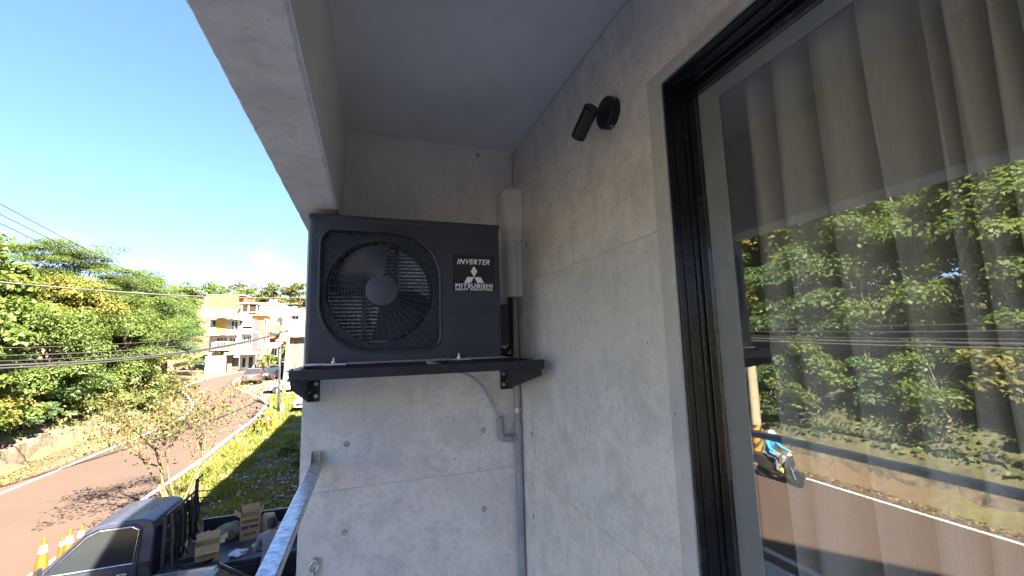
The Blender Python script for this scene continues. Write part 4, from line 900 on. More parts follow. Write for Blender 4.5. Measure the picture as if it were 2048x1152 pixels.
# grey shop front with a sign
b = T('grey_shop', 'narrow grey tiled shop house with a dark sign board over two windows', 'building', (-15.3, 66, gb(64)))
block(b, 'wall', 'grey_wall', -15.96, -14.55, 64.0, 68, gb(64), 4.0); block(b, 'pier', 'grey_wall', -15.97, -15.62, 63.6, 64.0, 0.4, 4.2)
sb = block(b, 'sign_board', 'shutter', -15.62, -14.52, 63.5, 63.7, 1.88, 2.62)
q = MB().tube(linkpath((-15.35, 63.47, 2.25), 0.13, 0.24, (1, 0, 0), (0, 0, 1)), 0.035, 6, closed=True)
for x0, x1, z0, z1 in ((-15.12, -14.92, 2.40, 2.46), (-15.05, -14.99, 2.05, 2.46), (-15.14, -14.90, 2.20, 2.26), (-14.86, -14.80, 2.05, 2.42), (-14.80, -14.66, 2.05, 2.11), (-14.80, -14.66, 2.36, 2.42), (-14.70, -14.65, 2.2, 2.42)): q.box(x0, x1, 63.47, 63.5, z0, z1)
q.build('sign_letters', M['white_print'], sb)
win(b, -15.85, 0.55, 0.62, 1.15, 64.0, cols=2); win(b, -15.15, 0.55, 0.58, 1.15, 64.0, cols=2); block(b, 'shelf', 'white_wall', -15.95, -14.5, 63.7, 64.0, 1.74, 1.84); block(b, 'balcony', 'white_wall', -15.6, -14.6, 63.6, 64.0, 3.0, 3.35); win(b, -15.5, 3.4, 0.5, 0.5, 64.0); block(b, 'base_wall', 'pink_wall', -15.95, -14.5, 63.75, 64.0, -0.35, 0.45)
sg = tag(MB().box(-16.12, -15.68, 62.9, 63.0, 3.95, 4.55).build('blue_sign_panel', M['blue_sign'], None), 'small blue and white sign panel on the grey shop house', 'sign')
q = MB()
for zz in (4.05, 4.22, 4.39): q.box(-16.05, -15.93, 62.88, 62.9, zz, zz+0.1).box(-15.88, -15.74, 62.88, 62.9, zz, zz+0.1)
q.build('sign_letters', M['white_print'], sg)
b = T('orange_house', 'tall narrow orange-yellow house behind the grey shop', 'building', (-14.9, 69, gb(68)))
block(b, 'wall', 'yellow_wall', -16.0, -14.35, 68.2, 73, gb(68), 4.7); block(b, 'roof', 'cream_wall', -16.6, -13.9, 67.7, 73, 4.71, 4.85); block(b, 'side_wing', 'brown_wall', -14.34, -13.7, 68.4, 72, gb(68), 4.2)
for zz in (0.6, 3.2): win(b, -14.25, zz, 0.45, 1.0, 68.4, cols=1)
b = T('hill_house', 'large orange house with a red side on the slope above', 'building', (-24, 90, 3))
block(b, 'wall', 'orange_wall', -26.6, -21.95, 85.5, 92, 2.5, 9.5); block(b, 'side_wall', 'red_wall', -21.94, -20.9, 86.3, 92, 2.5, 9.1); block(b, 'parapet', 'cream_wall', -26.9, -26.61, 85.4, 92, 2.5, 9.3); block(b, 'terrace', 'pink_wall', -28, -20.6, 83.5, 85.4, 2.5, 6.9)
bars(b, -27.8, -20.8, 6.95, 7.5, 83.6, 22, 'rust'); block(b, 'roof', 'cream_wall', -26.7, -20.9, 85.4, 92, 9.51, 9.62)
b = T('cream_house', 'cream house with thin pillars between the orange and white houses', 'building', (-18.6, 83, 2))
block(b, 'wall', 'cream_wall', -20.2, -17.7, 81.5, 87, 2, 7.2); block(b, 'roof', 'sheet', -20.8, -17.2, 80, 88, 7.5, 7.66)
for xx in (-20.1, -19.1, -17.9): block(b, 'pillar', 'cream_wall', xx, xx+0.2, 80.2, 80.4, 2, 7.49)
win(b, -19.8, 5.0, 0.8, 1.2, 81.5); block(b, 'slab', 'cream_wall', -20.3, -17.6, 80.1, 81.5, 6.0, 6.15)
b = T('white_house', 'big white flat-roofed house with rooftop water tanks', 'building', (-12.8, 79, 0))
block(b, 'wall', 'white_wall', -16.4, -12.9, 75.5, 83, -2, 7.0); block(b, 'front_wing', 'white_wall', -12.89, -9.7, 74.5, 83, -2, 6.0); block(b, 'parapet', 'white_wall', -16.5, -13.6, 75.3, 75.5, 6.9, 7.2)
win(b, -13.6, 5.15, 0.65, 0.6, 75.5); win(b, -11.55, 4.35, 1.0, 0.7, 74.5); block(b, 'window_hood', 'cream_wall', -11.7, -10.4, 74.0, 74.5, 5.08, 5.18); win(b, -15.6, 4.2, 0.9, 0.9, 75.5); win(b, -12.4, 2.4, 0.9, 0.9, 74.5)
MB().box(-13.5, -12.95, 74.9, 75.4, 4.9, 5.5).build('air_unit', M['white_metal'], b)
for i, xx in enumerate((-15.2, -14.55)):
    t = MB().lathe([(0.26, 0), (0.27, 0.75), (0.22, 0.9), (0.06, 0.98)], (xx, 77.5, 7.0), 16).build('water_tank', M['white_metal'], b, smooth=40)
MB().lathe([(0.55, 0), (0.55, 0.6), (0.45, 0.75), (0.1, 0.8)], (-11.6, 76.5, 6.0), 18).build('roof_tank', M['teal'], b, smooth=40)
b = T('awning_shops', 'row of low shop fronts with red awnings below the white house', 'building', (-12.8, 72, gb(70)))
block(b, 'wall', 'pink_wall', -15.2, -9.6, 70.5, 74.4, gb(70), 2.1); MB().prism([(69.0, 1.55), (70.5, 2.3), (70.5, 2.2), (69.0, 1.45)], 'x', -15.2, -12.9).build('awning', M['awn_red'], b); MB().prism([(68.9, 2.55), (70.2, 3.25), (70.2, 3.1), (68.9, 2.45)], 'x', -13.7, -12.0).build('awning', M['awn_yel'], b); MB().prism([(69.0, 1.0), (70.5, 1.7), (70.5, 1.6), (69.0, 0.9)], 'x', -12.8, -9.8).build('awning', M['awn_red'], b)
for xx in (-14.9, -13.6, -12.4, -11.2): win(b, xx, -1.2, 0.95, 1.9, 70.5)
MB().prism([(61.0, 0.15), (64.5, 0.75), (64.5, 0.65), (61.0, 0.05)], 'x', -13.2, -11.0).build('porch_roof', M['sheet'], b)
for xx in (-13.1, -11.1): block(b, 'porch_post', 'brown_wall', xx, xx+0.1, 61.2, 61.3, gb(61), 0.05)
b = T('plank_shed', 'weathered grey plank shed with a tin roof beside the car park', 'shed', (-6.6, 52, gb(50)))
x = -8.15
while x < -4.6:
    w = random.uniform(0.13, 0.26); z1 = 1.15+random.uniform(-0.1, 0.05)
    MB().box(x, x+w-0.02, 49.95+random.uniform(-0.03, 0.03), 50.05, gb(50), z1).build('plank', random.choice([M['rust'], M['grey_wall'], M['brown_wall']]), b); x += w
block(b, 'wall', 'shutter', -8.15, -4.6, 50.1, 54, gb(50), 1.1); MB().prism([(49.4, 1.25), (54.5, 1.75), (54.5, 1.65), (49.4, 1.15)], 'x', -8.4, -4.3).build('roof', M['sheet'], b)

# ================================================================== poles, lamps, wires
def striped(name):
    m, n, l, p = nodes(name); t = n.new('ShaderNodeTexCoord'); s = n.new('ShaderNodeSeparateXYZ'); l.new(t.outputs['Object'], s.inputs[0])
    q = n.new('ShaderNodeMath'); q.operation = 'MULTIPLY_ADD'; q.inputs[1].default_value = 1.5; l.new(s.outputs['X'], q.inputs[0]); l.new(s.outputs['Z'], q.inputs[2])
    w = n.new('ShaderNodeMath'); w.operation = 'MULTIPLY'; w.inputs[1].default_value = 2.6; l.new(q.outputs[0], w.inputs[0])
    f = n.new('ShaderNodeMath'); f.operation = 'FRACT'; l.new(w.outputs[0], f.inputs[0])
    c = ramp(n, l, f.outputs[0], [(0.0, (0.03, 0.03, 0.03)), (0.48, (0.03, 0.03, 0.03)), (0.5, (0.42, 0.17, 0.012)), (1.0, (0.42, 0.17, 0.012))])
    c = mix(n, l, ramp(n, l, noise(n, l, 14, 6, 0.7), [(0.55, (0, 0, 0)), (0.7, (0.7,)*3)]), c, (0.35, 0.30, 0.22)); l.new(c, p.inputs['Base Color']); p.inputs['Roughness'].default_value = 0.6; return m
M['stripe'] = striped('hazard_stripes'); M['pole'] = mat('concrete_pole', (0.28, 0.235, 0.16), 0.85, var=0.12, scale=5, bmp=0.2)
def pole(label, base, top, r0, r1, s0, s1, m='pole', arms=()):
    t = T('utility_pole', label, 'pole', base); a, b = Vector(base), Vector(top)
    MB().cyl(a-Vector((0, 0, 0.2)), b, r0, r1, 16).build('shaft', M[m], t, smooth=40)
    if s1 > 0:
        q0, q1 = a.lerp(b, s0), a.lerp(b, s1); MB().cyl(q0, q1, r0*(1-0.3*s0)+0.012, r0*(1-0.3*s1)+0.012, 16).build('hazard_sleeve', M['stripe'], t, smooth=40)
    for zz, ln, dx, dy in arms:
        c = a.lerp(b, zz); d_ = Vector((dx, dy, 0)).normalized(); cm = MB(); cm.tube([c-d_*ln/2, c+d_*ln/2], 0.045, 6)
        for k in (-0.45, -0.15, 0.2, 0.45): w = c+d_*ln*k; cm.cyl(w, w+Vector((0, 0, 0.16)), 0.035, 0.025, 8)
        cm.build('cross_arm', M['pole'], t)
    return t
pole('leaning concrete utility pole with yellow and black stripes near its foot', (-6.22, 37.04, zr(37)), (-5.92, 37.04, 1.75), 0.155, 0.105, 0.09, 0.30, arms=((0.95, 1.1, 0.3, 1), (0.88, 0.6, 0.3, 1)))
pole('tall concrete pole with a striped foot mirrored in the glass behind the scooter', (-13.55, 14.55, zr(14)), (-13.5, 14.5, 6.6), 0.20, 0.13, 0.02, 0.22, arms=((0.96, 1.4, 1, 0), (0.42, 0.8, 1, 0)))
pole('shorter striped pole mirrored right beside the tall striped pole', (-13.30, 13.62, zr(14)), (-13.30, 13.62, -0.6), 0.19, 0.17, 0.03, 0.56)
pole('thin brown utility pole far up the street before the red awnings', (-11.5, 58.2, zr(58)), (-11.45, 58.2, 2.6), 0.11, 0.08, 0, 0, 'brown_wall', ((0.94, 0.9, 1, 0.3),))
def lamp(label, base, h, reach, ang, r):
    t = T('street_lamp', label, 'street lamp', base); b = Vector(base); d_ = Vector((math.cos(ang), math.sin(ang), 0))
    path = [b-Vector((0, 0, 0.2)), b+Vector((0, 0, h*0.8))]
    if reach: path += [b+Vector((0, 0, h*0.8+0.2*h*math.sin(a)))+d_*reach*(1-math.cos(a)) for a in (0.3, 0.6, 0.9, 1.2, 1.5)]
    else: path += [b+Vector((0, 0, h))]
    MB().tube(path, [r*(1-0.4*i/len(path)) for i in range(len(path))], 10).build('post', M['white_metal'], t, smooth=60)
    e = path[-1]
    if reach: MB().ob(e+d_*0.28, (0.62, 0.2, 0.09), (0, 0, ang)).build('lamp_housing', M['white_metal'], t, bevel=0.02)
    else: MB().cyl(e, e+Vector((0, 0, 0.12)), 0.09, 0.05, 10).build('post_cap', M['white_metal'], t); MB().box(b.x-0.12, b.x+0.12, b.y-0.14, b.y-0.07, b.z+1.2, b.z+1.6).build('junction_box', M['white_metal'], t)
    MB().cyl(b-Vector((0, 0, 0.1)), b+Vector((0, 0, 0.35)), r*1.5, r*1.2, 10).build('base', M['galv'], t)
pole('thin pale utility pole near the shed at the car park edge', (-8.6, 55.0, zr(55)), (-8.55, 55.0, 3.4), 0.12, 0.08, 0, 0, 'pole', ((0.95, 1.0, 1, 0.2),))
pole('slim pole in front of the red awning shops', (-10.3, 64.0, zr(64)), (-10.3, 64.0, 3.6), 0.10, 0.07, 0, 0, 'pole', ((0.95, 0.9, 1, 0.4),))
lamp('white curved-arm street lamp up the street before the orange house', (-13.17, 61.7, zr(61.7)), 5.2, 1.7, math.pi, 0.11)
lamp('straight white metal post beside the striped utility pole', (-6.62, 37.9, zr(37.9)), 5.85, 0, 0, 0.085)
M['cable'] = mat('cable_sheath', (0.035, 0.034, 0.034), 0.5, var=0.1)
def wire(label, a, b, sag, r, group='overhead wires'):
    o = MB().tube(arc(a, b, sag, 36), r*1.35, 6).build('overhead_wire', M['cable'], smooth=60); tag(o, label, 'wire', group)
A = Vector((-13.4, 14.3, -0.10)); B = Vector((-5.95, 37.0, 1.40)); C_ = Vector((-13.9, -16, -0.2))
for i, (da, db, r, sg_, w1, w2) in enumerate(((0.0, 0.0, 0.034, 0.80, 'thickest bundled black cable sagging low over the road', 'thickest mirrored cable crossing the pane at eye level'),
        (-0.10, -0.07, 0.028, 0.80, 'black cable just under the thickest bundle over the road', 'mirrored cable just under the thickest one'),
        (0.10, 0.08, 0.014, 0.72, 'thin cable just over the thick bundle above the road', 'thin mirrored cable just over the thickest one'),
        (0.28, 0.22, 0.016, 0.70, 'second thin cable above the thick bundle over the road', 'second thin mirrored cable above the thick ones'),
        (0.45, 0.55, 0.010, 0.62, 'thin topmost low wire running to the striped pole', 'topmost of the low mirrored wires'))):
    wire(w1, A+Vector((0, 0, da)), B+Vector((0, 0, db)), sg_, r); wire(w2, A+Vector((0, 0, da)), C_+Vector((0, 0, da*1.6)), 0.35, r)
wire('long dark cable crossing the tree tops level with the distant roofs', (-16.5, 18.0, 3.05), (-0.3, 31.2, 3.55), 0.62, 0.026)
for i, (za, lab) in enumerate(((6.35, 'uppermost thin wire slanting across the sky at left'), (5.95, 'middle thin wire slanting across the sky at left'), (5.6, 'lowest of the three thin sky wires at left'))):
    wire(lab, (-13.0, 14.4, za), (-14.6, 47, 4.0-0.3*i), 0.25, 0.012)
wire('thin bright wire mirrored near the top of the trees', (-13.0, 14.4, 5.0), (-13.6, -16, 4.6), 0.4, 0.012)
wire('wire running from the striped pole up the far street', B+Vector((0, 0, 0.2)), (-11.45, 58.2, 2.4), 0.3, 0.016); wire('lower wire from the striped pole up the far street', B+Vector((0, 0, -0.3)), (-11.45, 58.2, 1.9), 0.4, 0.016)

# far trees behind the houses
fr = random.Random(3)
for i in range(17):
    x = -46 + i*2.6 + fr.uniform(-0.8, 0.8); y = fr.uniform(100, 112); lf = fr.choice(['leaf_mid', 'leaf_dark', 'leaf_yellow', 'leaf_olive', 'leaf_mid']); h = fr.uniform(5.0, 7.2)
    tree('ridge_tree', 'green tree on the far ridge behind the houses' if lf in ('leaf_mid', 'leaf_dark') else 'golden tree on the far ridge behind the houses', 'trees on the far ridge', x, y, h, (2.6, 2.4, h*0.45), lf, 22, 0.9, 90, 0.42, 700+i, 4, limbs=5, tr=0.16, base_z=ground_z(x, y)-1.2)
for i, (x, y, h, lf, lab) in enumerate(((-12.0, 60.5, 2.0, 'leaf_broad', 'green roadside bush beside the far street lamp'), (-10.9, 58.0, 2.3, 'leaf_mid', 'green bush behind the black parked sedan'), (-10.0, 60.5, 3.0, 'leaf_yellow', 'tall golden bush behind the black parked sedan'), (-8.9, 56.5, 2.6, 'leaf_olive', 'olive bush between the black sedan and the shed'), (-18.0, 62.6, 2.6, 'leaf_olive', 'brown-green bush in front of the balcony house'))):
    tree('roadside_bush', lab, None, x, y, h, (0.95, 0.9, h*0.5), lf, 14, 0.4, 90, 0.2, 800+i, 4, limbs=5, tr=0.05, base_z=zr(y))

# ================================================================== traffic cones
M['cone'] = mat('orange_cone_plastic', (0.48, 0.062, 0.006), 0.45, var=0.12, scale=5); M['cone_y'] = mat('yellow_cone_plastic', (0.50, 0.27, 0.01), 0.45, var=0.1, scale=5); M['band'] = mat('reflective_band', (0.55, 0.55, 0.55), 0.4, var=0.05, scale=9)
def cone(label, loc, rz=0.0, s=1.0, body='cone', group='traffic cones'):
    t = T('traffic_cone', label, 'traffic cone', loc, rz, group, world=False)
    MB().box(-0.19*s, 0.19*s, -0.19*s, 0.19*s, 0, 0.035*s).build('base', M['rubber'] if body == 'cone' else M['cone_y'], t, bevel=0.01)
    MB().lathe([(0.155*s, 0.03*s), (0.150*s, 0.06*s), (0.035*s, 0.88*s), (0.030*s, 0.90*s), (0.018*s, 0.895*s)], (0, 0, 0), 22).build('cone_body', M[body], t, smooth=40)
    f = lambda z: (0.1505 - 0.1145*(z-0.06)/0.82)*s + 0.003
    MB().lathe([(f(0.58), 0.58*s), (f(0.74), 0.74*s)], (0, 0, 0), 22).build('reflective_band', M['band'], t, smooth=40)
    return t
cone('largest orange cone at the bottom left in front of the pickup', (-7.2, 13.65, G), 0.3)
cone('second orange cone along the line in front of the pickup', (-6.93, 14.05, G), 0.1)
cone('third orange cone along the line with the broadest white band', (-6.97, 14.6, G), 0.5, 0.88)
cone('short orange cone peeping between the second and third cones', (-7.35, 14.62, G), 0.2, 0.62)
cone('orange cone peeping over the pickup windscreen', (-6.88, 15.05, G), 0.4, 0.70)
cone('lone orange cone on the grass verge halfway along the line', (-6.18, 25.48, zr(25.5)), 0.2)
cone('orange cone with the tallest white tip beside the drain cover', (-6.0, 31.2, zr(31.2)), 0.2)
cone('yellow-orange cone just right of the white-tipped one', (-5.81, 32.3, zr(32.3)), 0.1, 1.1, 'cone_y')
cone('yellow cone at the foot of the straight white post', (-6.9, 36.75, zr(36.75)), 0.2, 1.0, 'cone_y')
cone('left orange cone beside the far parked car', (-11.9, 47.5, zr(47.5)), 0.2); cone('right orange cone beside the far parked car', (-11.6, 47.0, zr(47)), 0.5, 0.95)
dc = MB().add([(-7.35, 33.0, zr(33)+0.004), (-5.6, 33.0, zr(33)+0.004), (-5.6, 36.2, zr(36.2)+0.004), (-7.3, 36.2, zr(36.2)+0.004)], [(0, 1, 2, 3)]).build('asphalt_patch', M['asphalt']); dc['kind'] = 'structure'

# ================================================================== cars
M['tyre'] = M['rubber']; M['chrome'] = mat('bright_metal', (0.6, 0.6, 0.6), 0.25, metal=0.9, var=0.1); M['tail'] = mat('tail_lamp_red', (0.45, 0.01, 0.015), 0.2); M['headlamp'] = mat('headlamp_lens', (0.70, 0.72, 0.74), 0.15, var=0.1); M['car_glass'] = mat('car_glass', (0.02, 0.024, 0.028), 0.05, var=0.1, scale=2)
def paint(name, c): return mat(name, c, 0.38, var=0.10, scale=3, coat=0.35)
def car(label, loc, rz, pm, L=4.5, Wd=1.75, H=1.45, hatch=False, group='parked cars'):
    t = T('parked_car', label, 'car', loc, rz, group, world=False); hw = Wd/2; M_ = M[pm]
    st = [(-L/2, 0.42, 0.78, 0.80), (-L/2+0.12, 0.30, 0.90, 0.93), (-L/2+0.7, 0.24, 0.97 if not hatch else 0.93, 1.0), (-0.6, 0.22, 0.92, 1.0), (0.7, 0.22, 0.90, 1.0), (L/2-0.9, 0.24, 0.84, 0.99), (L/2-0.25, 0.28, 0.72, 0.92), (L/2, 0.40, 0.58, 0.76)]
    rings = []
    for x, zb, zt, w in st:
        a = hw*w; rings.append([(x, -a*0.90, zb), (x, -a, zb+0.16), (x, -a, (zb+zt)/2+0.05), (x, -a*0.95, zt-0.05), (x, -a*0.80, zt), (x, a*0.80, zt), (x, a*0.95, zt-0.05), (x, a, (zb+zt)/2+0.05), (x, a, zb+0.16), (x, a*0.90, zb)])
    MB().loft(rings).build('body', M_, t, smooth=38)
    xb, xrb, xrf, xf = (-L/2+0.55, -L/2+1.25, 0.15, 1.05) if not hatch else (-L/2+0.12, -L/2+0.5, 0.2, 1.1)
    zb = 0.88; g = hw*0.93; gt = hw*0.70
    B4 = [(xb, -g, zb), (xf, -g, zb), (xf, g, zb), (xb, g, zb)]; T4 = [(xrb, -gt, H-0.03), (xrf, -gt, H-0.03), (xrf, gt, H-0.03), (xrb, gt, H-0.03)]
    MB().loft([B4, T4]).build('cabin_glass', M['car_glass'], t)
    rf = [[(x, -gt-0.02, H-0.05), (x, -gt*0.8, H+dz), (x, 0, H+dz+0.025), (x, gt*0.8, H+dz), (x, gt+0.02, H-0.05)] for x, dz in ((xrb-0.06, -0.05), (xrb+0.15, 0.0), ((xrb+xrf)/2, 0.015), (xrf-0.2, 0.0), (xrf+0.06, -0.05))]
    MB().loft(rf).build('roof', M_, t, smooth=40)
    for s in (-1, 1):
        for (ax, bx) in ((xb, xrb), (xf, xrf), ((xb+xf)/2-0.05, (xrb+xrf)/2)): MB().cyl((ax, s*g, zb-0.02), (bx, s*(gt+0.012), H-0.03), 0.045, 0.038, 6).build('pillar', M_, t)
        MB().ob((xf-0.1, s*(hw+0.08), 0.95), (0.12, 0.18, 0.13)).build('mirror', M_, t, bevel=0.02)
        MB().ob((L/2-0.13, s*hw*0.62, 0.62), (0.16, 0.40, 0.15), (0, -0.3, -s*0.28)).build('headlight', M['headlamp'], t, bevel=0.02)
        MB().ob((-L/2+0.06, s*hw*0.66, 0.78), (0.10, 0.42, 0.16), (0, 0.15, s*0.2)).build('tail_light', M['tail'], t, bevel=0.02)
        for x in (-L/2+0.85, L/2-0.85):
            w = MB().lathe([(0.20, -0.10), (0.30, -0.10), (0.32, -0.07), (0.32, 0.07), (0.30, 0.10), (0.20, 0.10)], (x, s*(hw-0.09), 0.32), 22, Matrix.Rotation(R(90), 3, 'X')).build('wheel', M['tyre'], t, smooth=40)
            MB().lathe([(0.205, -0.085), (0.19, -0.08), (0.06, -0.06), (0.06, 0.06), (0.19, 0.08), (0.205, 0.085)], (x, s*(hw-0.09), 0.32), 10, Matrix.Rotation(R(90), 3, 'X')).build('rim', M['chrome'], w)
    MB().box(L/2-0.01, L/2+0.03, -0.42, 0.42, 0.42, 0.54).build('grille', M['rubber'], t); MB().box(L/2+0.0, L/2+0.04, -0.17, 0.17, 0.30, 0.40).box(-L/2-0.03, -L/2+0.02, -0.17, 0.17, 0.66, 0.76).build('number_plate', M['white_print'], t)
    MB().box(-L/2-0.04, -L/2+0.1, -hw*0.8, hw*0.8, 0.36, 0.50).box(L/2-0.1, L/2+0.045, -hw*0.7, hw*0.7, 0.25, 0.36).build('bumper', M_, t, bevel=0.02)
    return t
M['p_maroon'] = paint('dark_brown_car_paint', (0.06, 0.045, 0.042)); M['p_black'] = paint('black_car_paint', (0.012, 0.012, 0.015)); M['p_white'] = paint('white_car_paint', (0.50, 0.49, 0.47)); M['p_silver'] = paint('silver_car_paint', (0.40, 0.40, 0.41)); M['p_blue'] = paint('dark_blue_car_paint', (0.018, 0.022, 0.035))
car('dark sedan parked at the bend with its red tail lamps towards the balcony', (-10.95, 50.0, zr(49)), R(93), 'p_maroon')
car('black sedan parked facing the balcony beside the dark one', (-9.5, 52.2, zr(51)), R(-118), 'p_black')
car('white car half hidden behind the striped pole and bracket', (-6.6, 44.6, zr(44)), R(-170), 'p_white', hatch=True)
car('silver car cut off by the edge of the end wall', (-4.1, 38.2, zr(38)), R(-105), 'p_silver', hatch=True)
car('dark car under the balcony showing only its shiny roof', (-3.46, 8.62, G), R(180), 'p_blue', Wd=1.80, H=1.47)

# ================================================================== pickup truck
M['truck'] = paint('dark_navy_truck_paint', (0.030, 0.034, 0.060)); M['bed_floor'] = mat('sky_tinted_bed_floor', (0.055, 0.060, 0.075), 0.36, var=0.35, scale=4, bmp=0.2)  # bed floor: uneven, its lighter bluish tone is reflected sky put into the colour
M['bed'] = mat('worn_black_bed', (0.022, 0.023, 0.027), 0.45, var=0.3, scale=3, bmp=0.2)
tk = T('pickup_truck', 'dark navy pickup truck backed up to the house with loaded bed', 'truck', (-3.6, 11.5, G))
ya, yb_, yc = 10.72, 12.36, 11.54
prof = [(-3.98, -4.92), (-3.98, -4.15), (-3.98, -3.50), (-4.05, -3.36), (-4.22, -3.31), (-4.75, -3.30), (-5.02, -3.36), (-5.38, -3.72), (-5.82, -4.17), (-6.12, -4.27), (-6.26, -4.42), (-6.30, -4.80), (-6.20, -4.98), (-5.2, -4.98)]
def wy(z, s): k = 1.0 if z < -4.2 else 1.0-0.13*min(1, (z+4.2)/0.85); return yc + s*(yb_-ya)/2*k
q = MB(); n1 = len(prof); q.v = [(x, wy(z, -1), z) for x, z in prof]+[(x, wy(z, 1), z) for x, z in prof]
q.f = [tuple(range(n1)), tuple(n1+i for i in reversed(range(n1)))]+[(i, n1+i, n1+(i+1) % n1, (i+1) % n1) for i in range(n1)]
q.build('cab', M['truck'], tk, bevel=0.035, seg=3, smooth=40)
for s in (-1, 1):
    off = 0.008*s
    def pan(pts, name, m, th=0.012, par=tk):
        a = [(x, wy(z, s)+off, z) for x, z in pts]; b_ = [(x, wy(z, s)+off+th*s, z) for x, z in pts]; return MB().add(a+b_, [tuple(range(len(a))), tuple(len(a)+i for i in reversed(range(len(a))))]+[(i, len(a)+i, len(a)+(i+1) % len(a), (i+1) % len(a)) for i in range(len(a))]).build(name, M[m], par)
    pan([(-4.30, -4.06), (-4.26, -3.50), (-4.36, -3.44), (-4.86, -3.44), (-5.02, -3.50), (-5.58, -4.06)], 'side_window', 'car_glass')
    fr_ = MB().tube([(x, wy(z, s)+0.014*s, z) for x, z in [(-4.28, -4.07), (-4.24, -3.49), (-4.36, -3.42), (-4.87, -3.42), (-5.04, -3.49), (-5.62, -4.07)]], 0.014, 6, closed=True).build('window_trim', M['chrome'] if s < 0 else M['rubber'], tk)
    door = pan([(-4.22, -4.88), (-4.22, -4.10), (-5.66, -4.10), (-5.74, -4.30), (-5.70, -4.62), (-5.45, -4.88)], 'door', 'truck', 0.010)
    MB().tube([(x, wy(z, s)+0.022*s, z) for x, z in [(-4.215, -4.885), (-4.215, -4.10), (-4.20, -3.47), (-4.33, -3.385), (-4.90, -3.385), (-5.08, -3.46), (-5.68, -4.10), (-5.76, -4.30), (-5.72, -4.62), (-5.46, -4.885)]], 0.007, 5, closed=True).build('door_seal', M['rubber'], door)
    MB().box(-6.1, -4.0, wy(-4.5, s)+(0.016 if s > 0 else -0.026), wy(-4.5, s)+(0.026 if s > 0 else -0.016), -4.56, -4.52).build('side_moulding', M['rubber'], tk)
    MB().ob((-4.42, wy(-4.28, s)+0.03*s, -4.24), (0.16, 0.03, 0.045)).build('door_handle', M['chrome'], door, bevel=0.008)
    MB().ob((-4.10, wy(-4.1, s)+0.012*s, -4.13), (0.16, 0.02, 0.10)).build('air_vent', M['rubber'], tk)
    MB().ob((-5.62, wy(-4.1, s)+0.16*s, -3.98), (0.05, 0.15, 0.24)).cyl((-5.58, wy(-4.1, s), -4.05), (-5.6, wy(-4.1, s)+0.14*s, -4.0), 0.015, None, 6).build('mirror', M['rubber'], tk, bevel=0.01)
    for x in (-5.25, -1.75):
        w = MB().lathe([(0.17, -0.09), (0.28, -0.09), (0.31, -0.06), (0.31, 0.06), (0.28, 0.09), (0.17, 0.09)], (x, yc+s*0.72, G+0.31), 22, Matrix.Rotation(R(90), 3, 'X')).build('wheel', M['tyre'], tk, smooth=40); MB().lathe([(0.17, -0.07), (0.05, -0.05), (0.05, 0.05), (0.17, 0.07)], (x, yc+s*0.72, G+0.31), 12, Matrix.Rotation(R(90), 3, 'X')).build('rim', M['chrome'], w)
    MB().ob((-6.28, yc+s*0.58, -4.58), (0.05, 0.30, 0.18)).build('headlight', M['headlamp'], tk, bevel=0.02)
wsl = MB().add([(-5.10+dx, yc+s*w, z+dz) for dx, dz in ((-0.012, 0.012), (0.0, 0.0)) for (s, w, z, x_) in ()], []) if False else None
MB().add([(-5.07, yc-0.66, -3.385), (-5.07, yc+0.66, -3.385), (-5.80, yc+0.74, -4.125), (-5.80, yc-0.74, -4.125), (-5.05, yc-0.66, -3.40), (-5.05, yc+0.66, -3.40), (-5.78, yc+0.74, -4.14), (-5.78, yc-0.74, -4.14)], [(0, 1, 2, 3), (7, 6, 5, 4), (0, 4, 5, 1), (1, 5, 6, 2), (2, 6, 7, 3), (3, 7, 4, 0)]).build('windscreen', M['car_glass'], tk)
MB().box(-6.36, -6.24, ya+0.05, yb_-0.05, -4.98, -4.82).build('bumper', M['rubber'], tk, bevel=0.03)
MB().box(-3.90, -0.85, ya+0.02, yb_-0.02, -4.42, -4.345).build('bed_floor', M['bed_floor'], tk, bevel=0.006); MB().box(-5.2, -0.9, yc-0.38, yc+0.38, -4.86, -4.43).build('chassis', M['rubber'], tk)
MB().box(-3.62, -0.85, yb_-0.018, yb_+0.025, -4.343, -3.985).build('side_gate', M['bed'], tk, bevel=0.008); MB().box(-3.66, -0.85, yb_-0.03, yb_+0.035, -3.984, -3.955).build('gate_rail', M['truck'], tk, bevel=0.008)
MB().box(-3.62, -0.85, ya-0.03, ya+0.015, -4.78, -4.43).build('side_gate', M['bed'], tk, bevel=0.008); MB().box(-0.88, -0.83, ya, yb_-0.02, -4.343, -4.0).build('tail_gate', M['bed'], tk, bevel=0.008)
for x in (-3.2, -2.4, -1.6): MB().box(x, x+0.03, yb_-0.035, yb_-0.019, -4.34, -3.99).build('gate_rib', M['bed'], tk)
rk = MB(); xr = -3.80
for y in (ya+0.02, yb_-0.02): rk.box(xr-0.03, xr+0.03, y-0.03, y+0.03, -4.343, -3.02 if y > yc else -3.30)
for y in np.linspace(ya+0.3, yb_-0.3, 5): rk.box(xr-0.015, xr+0.015, y-0.015, y+0.015, -4.34, -3.32)
for z in (-3.28, -3.55, -3.82, -4.08): rk.box(xr-0.02, xr+0.02, ya+0.03, yb_-0.03, z-0.018, z+0.018)
rk.tube([(xr, yb_-0.02, -3.06), (xr+0.02, yb_+0.25, -3.0)], 0.02, 6); rk.box(xr-0.03, xr+0.30, yb_-0.03, yb_+0.0, -3.6, -3.57)
for z in (-3.3, -3.45, -3.62, -3.8): rk.tube([(xr+0.03, yb_-0.02, z), (xr+0.28, yb_-0.02, z-0.02)], 0.014, 5)
rk.build('cab_guard', M['bed'], tk)
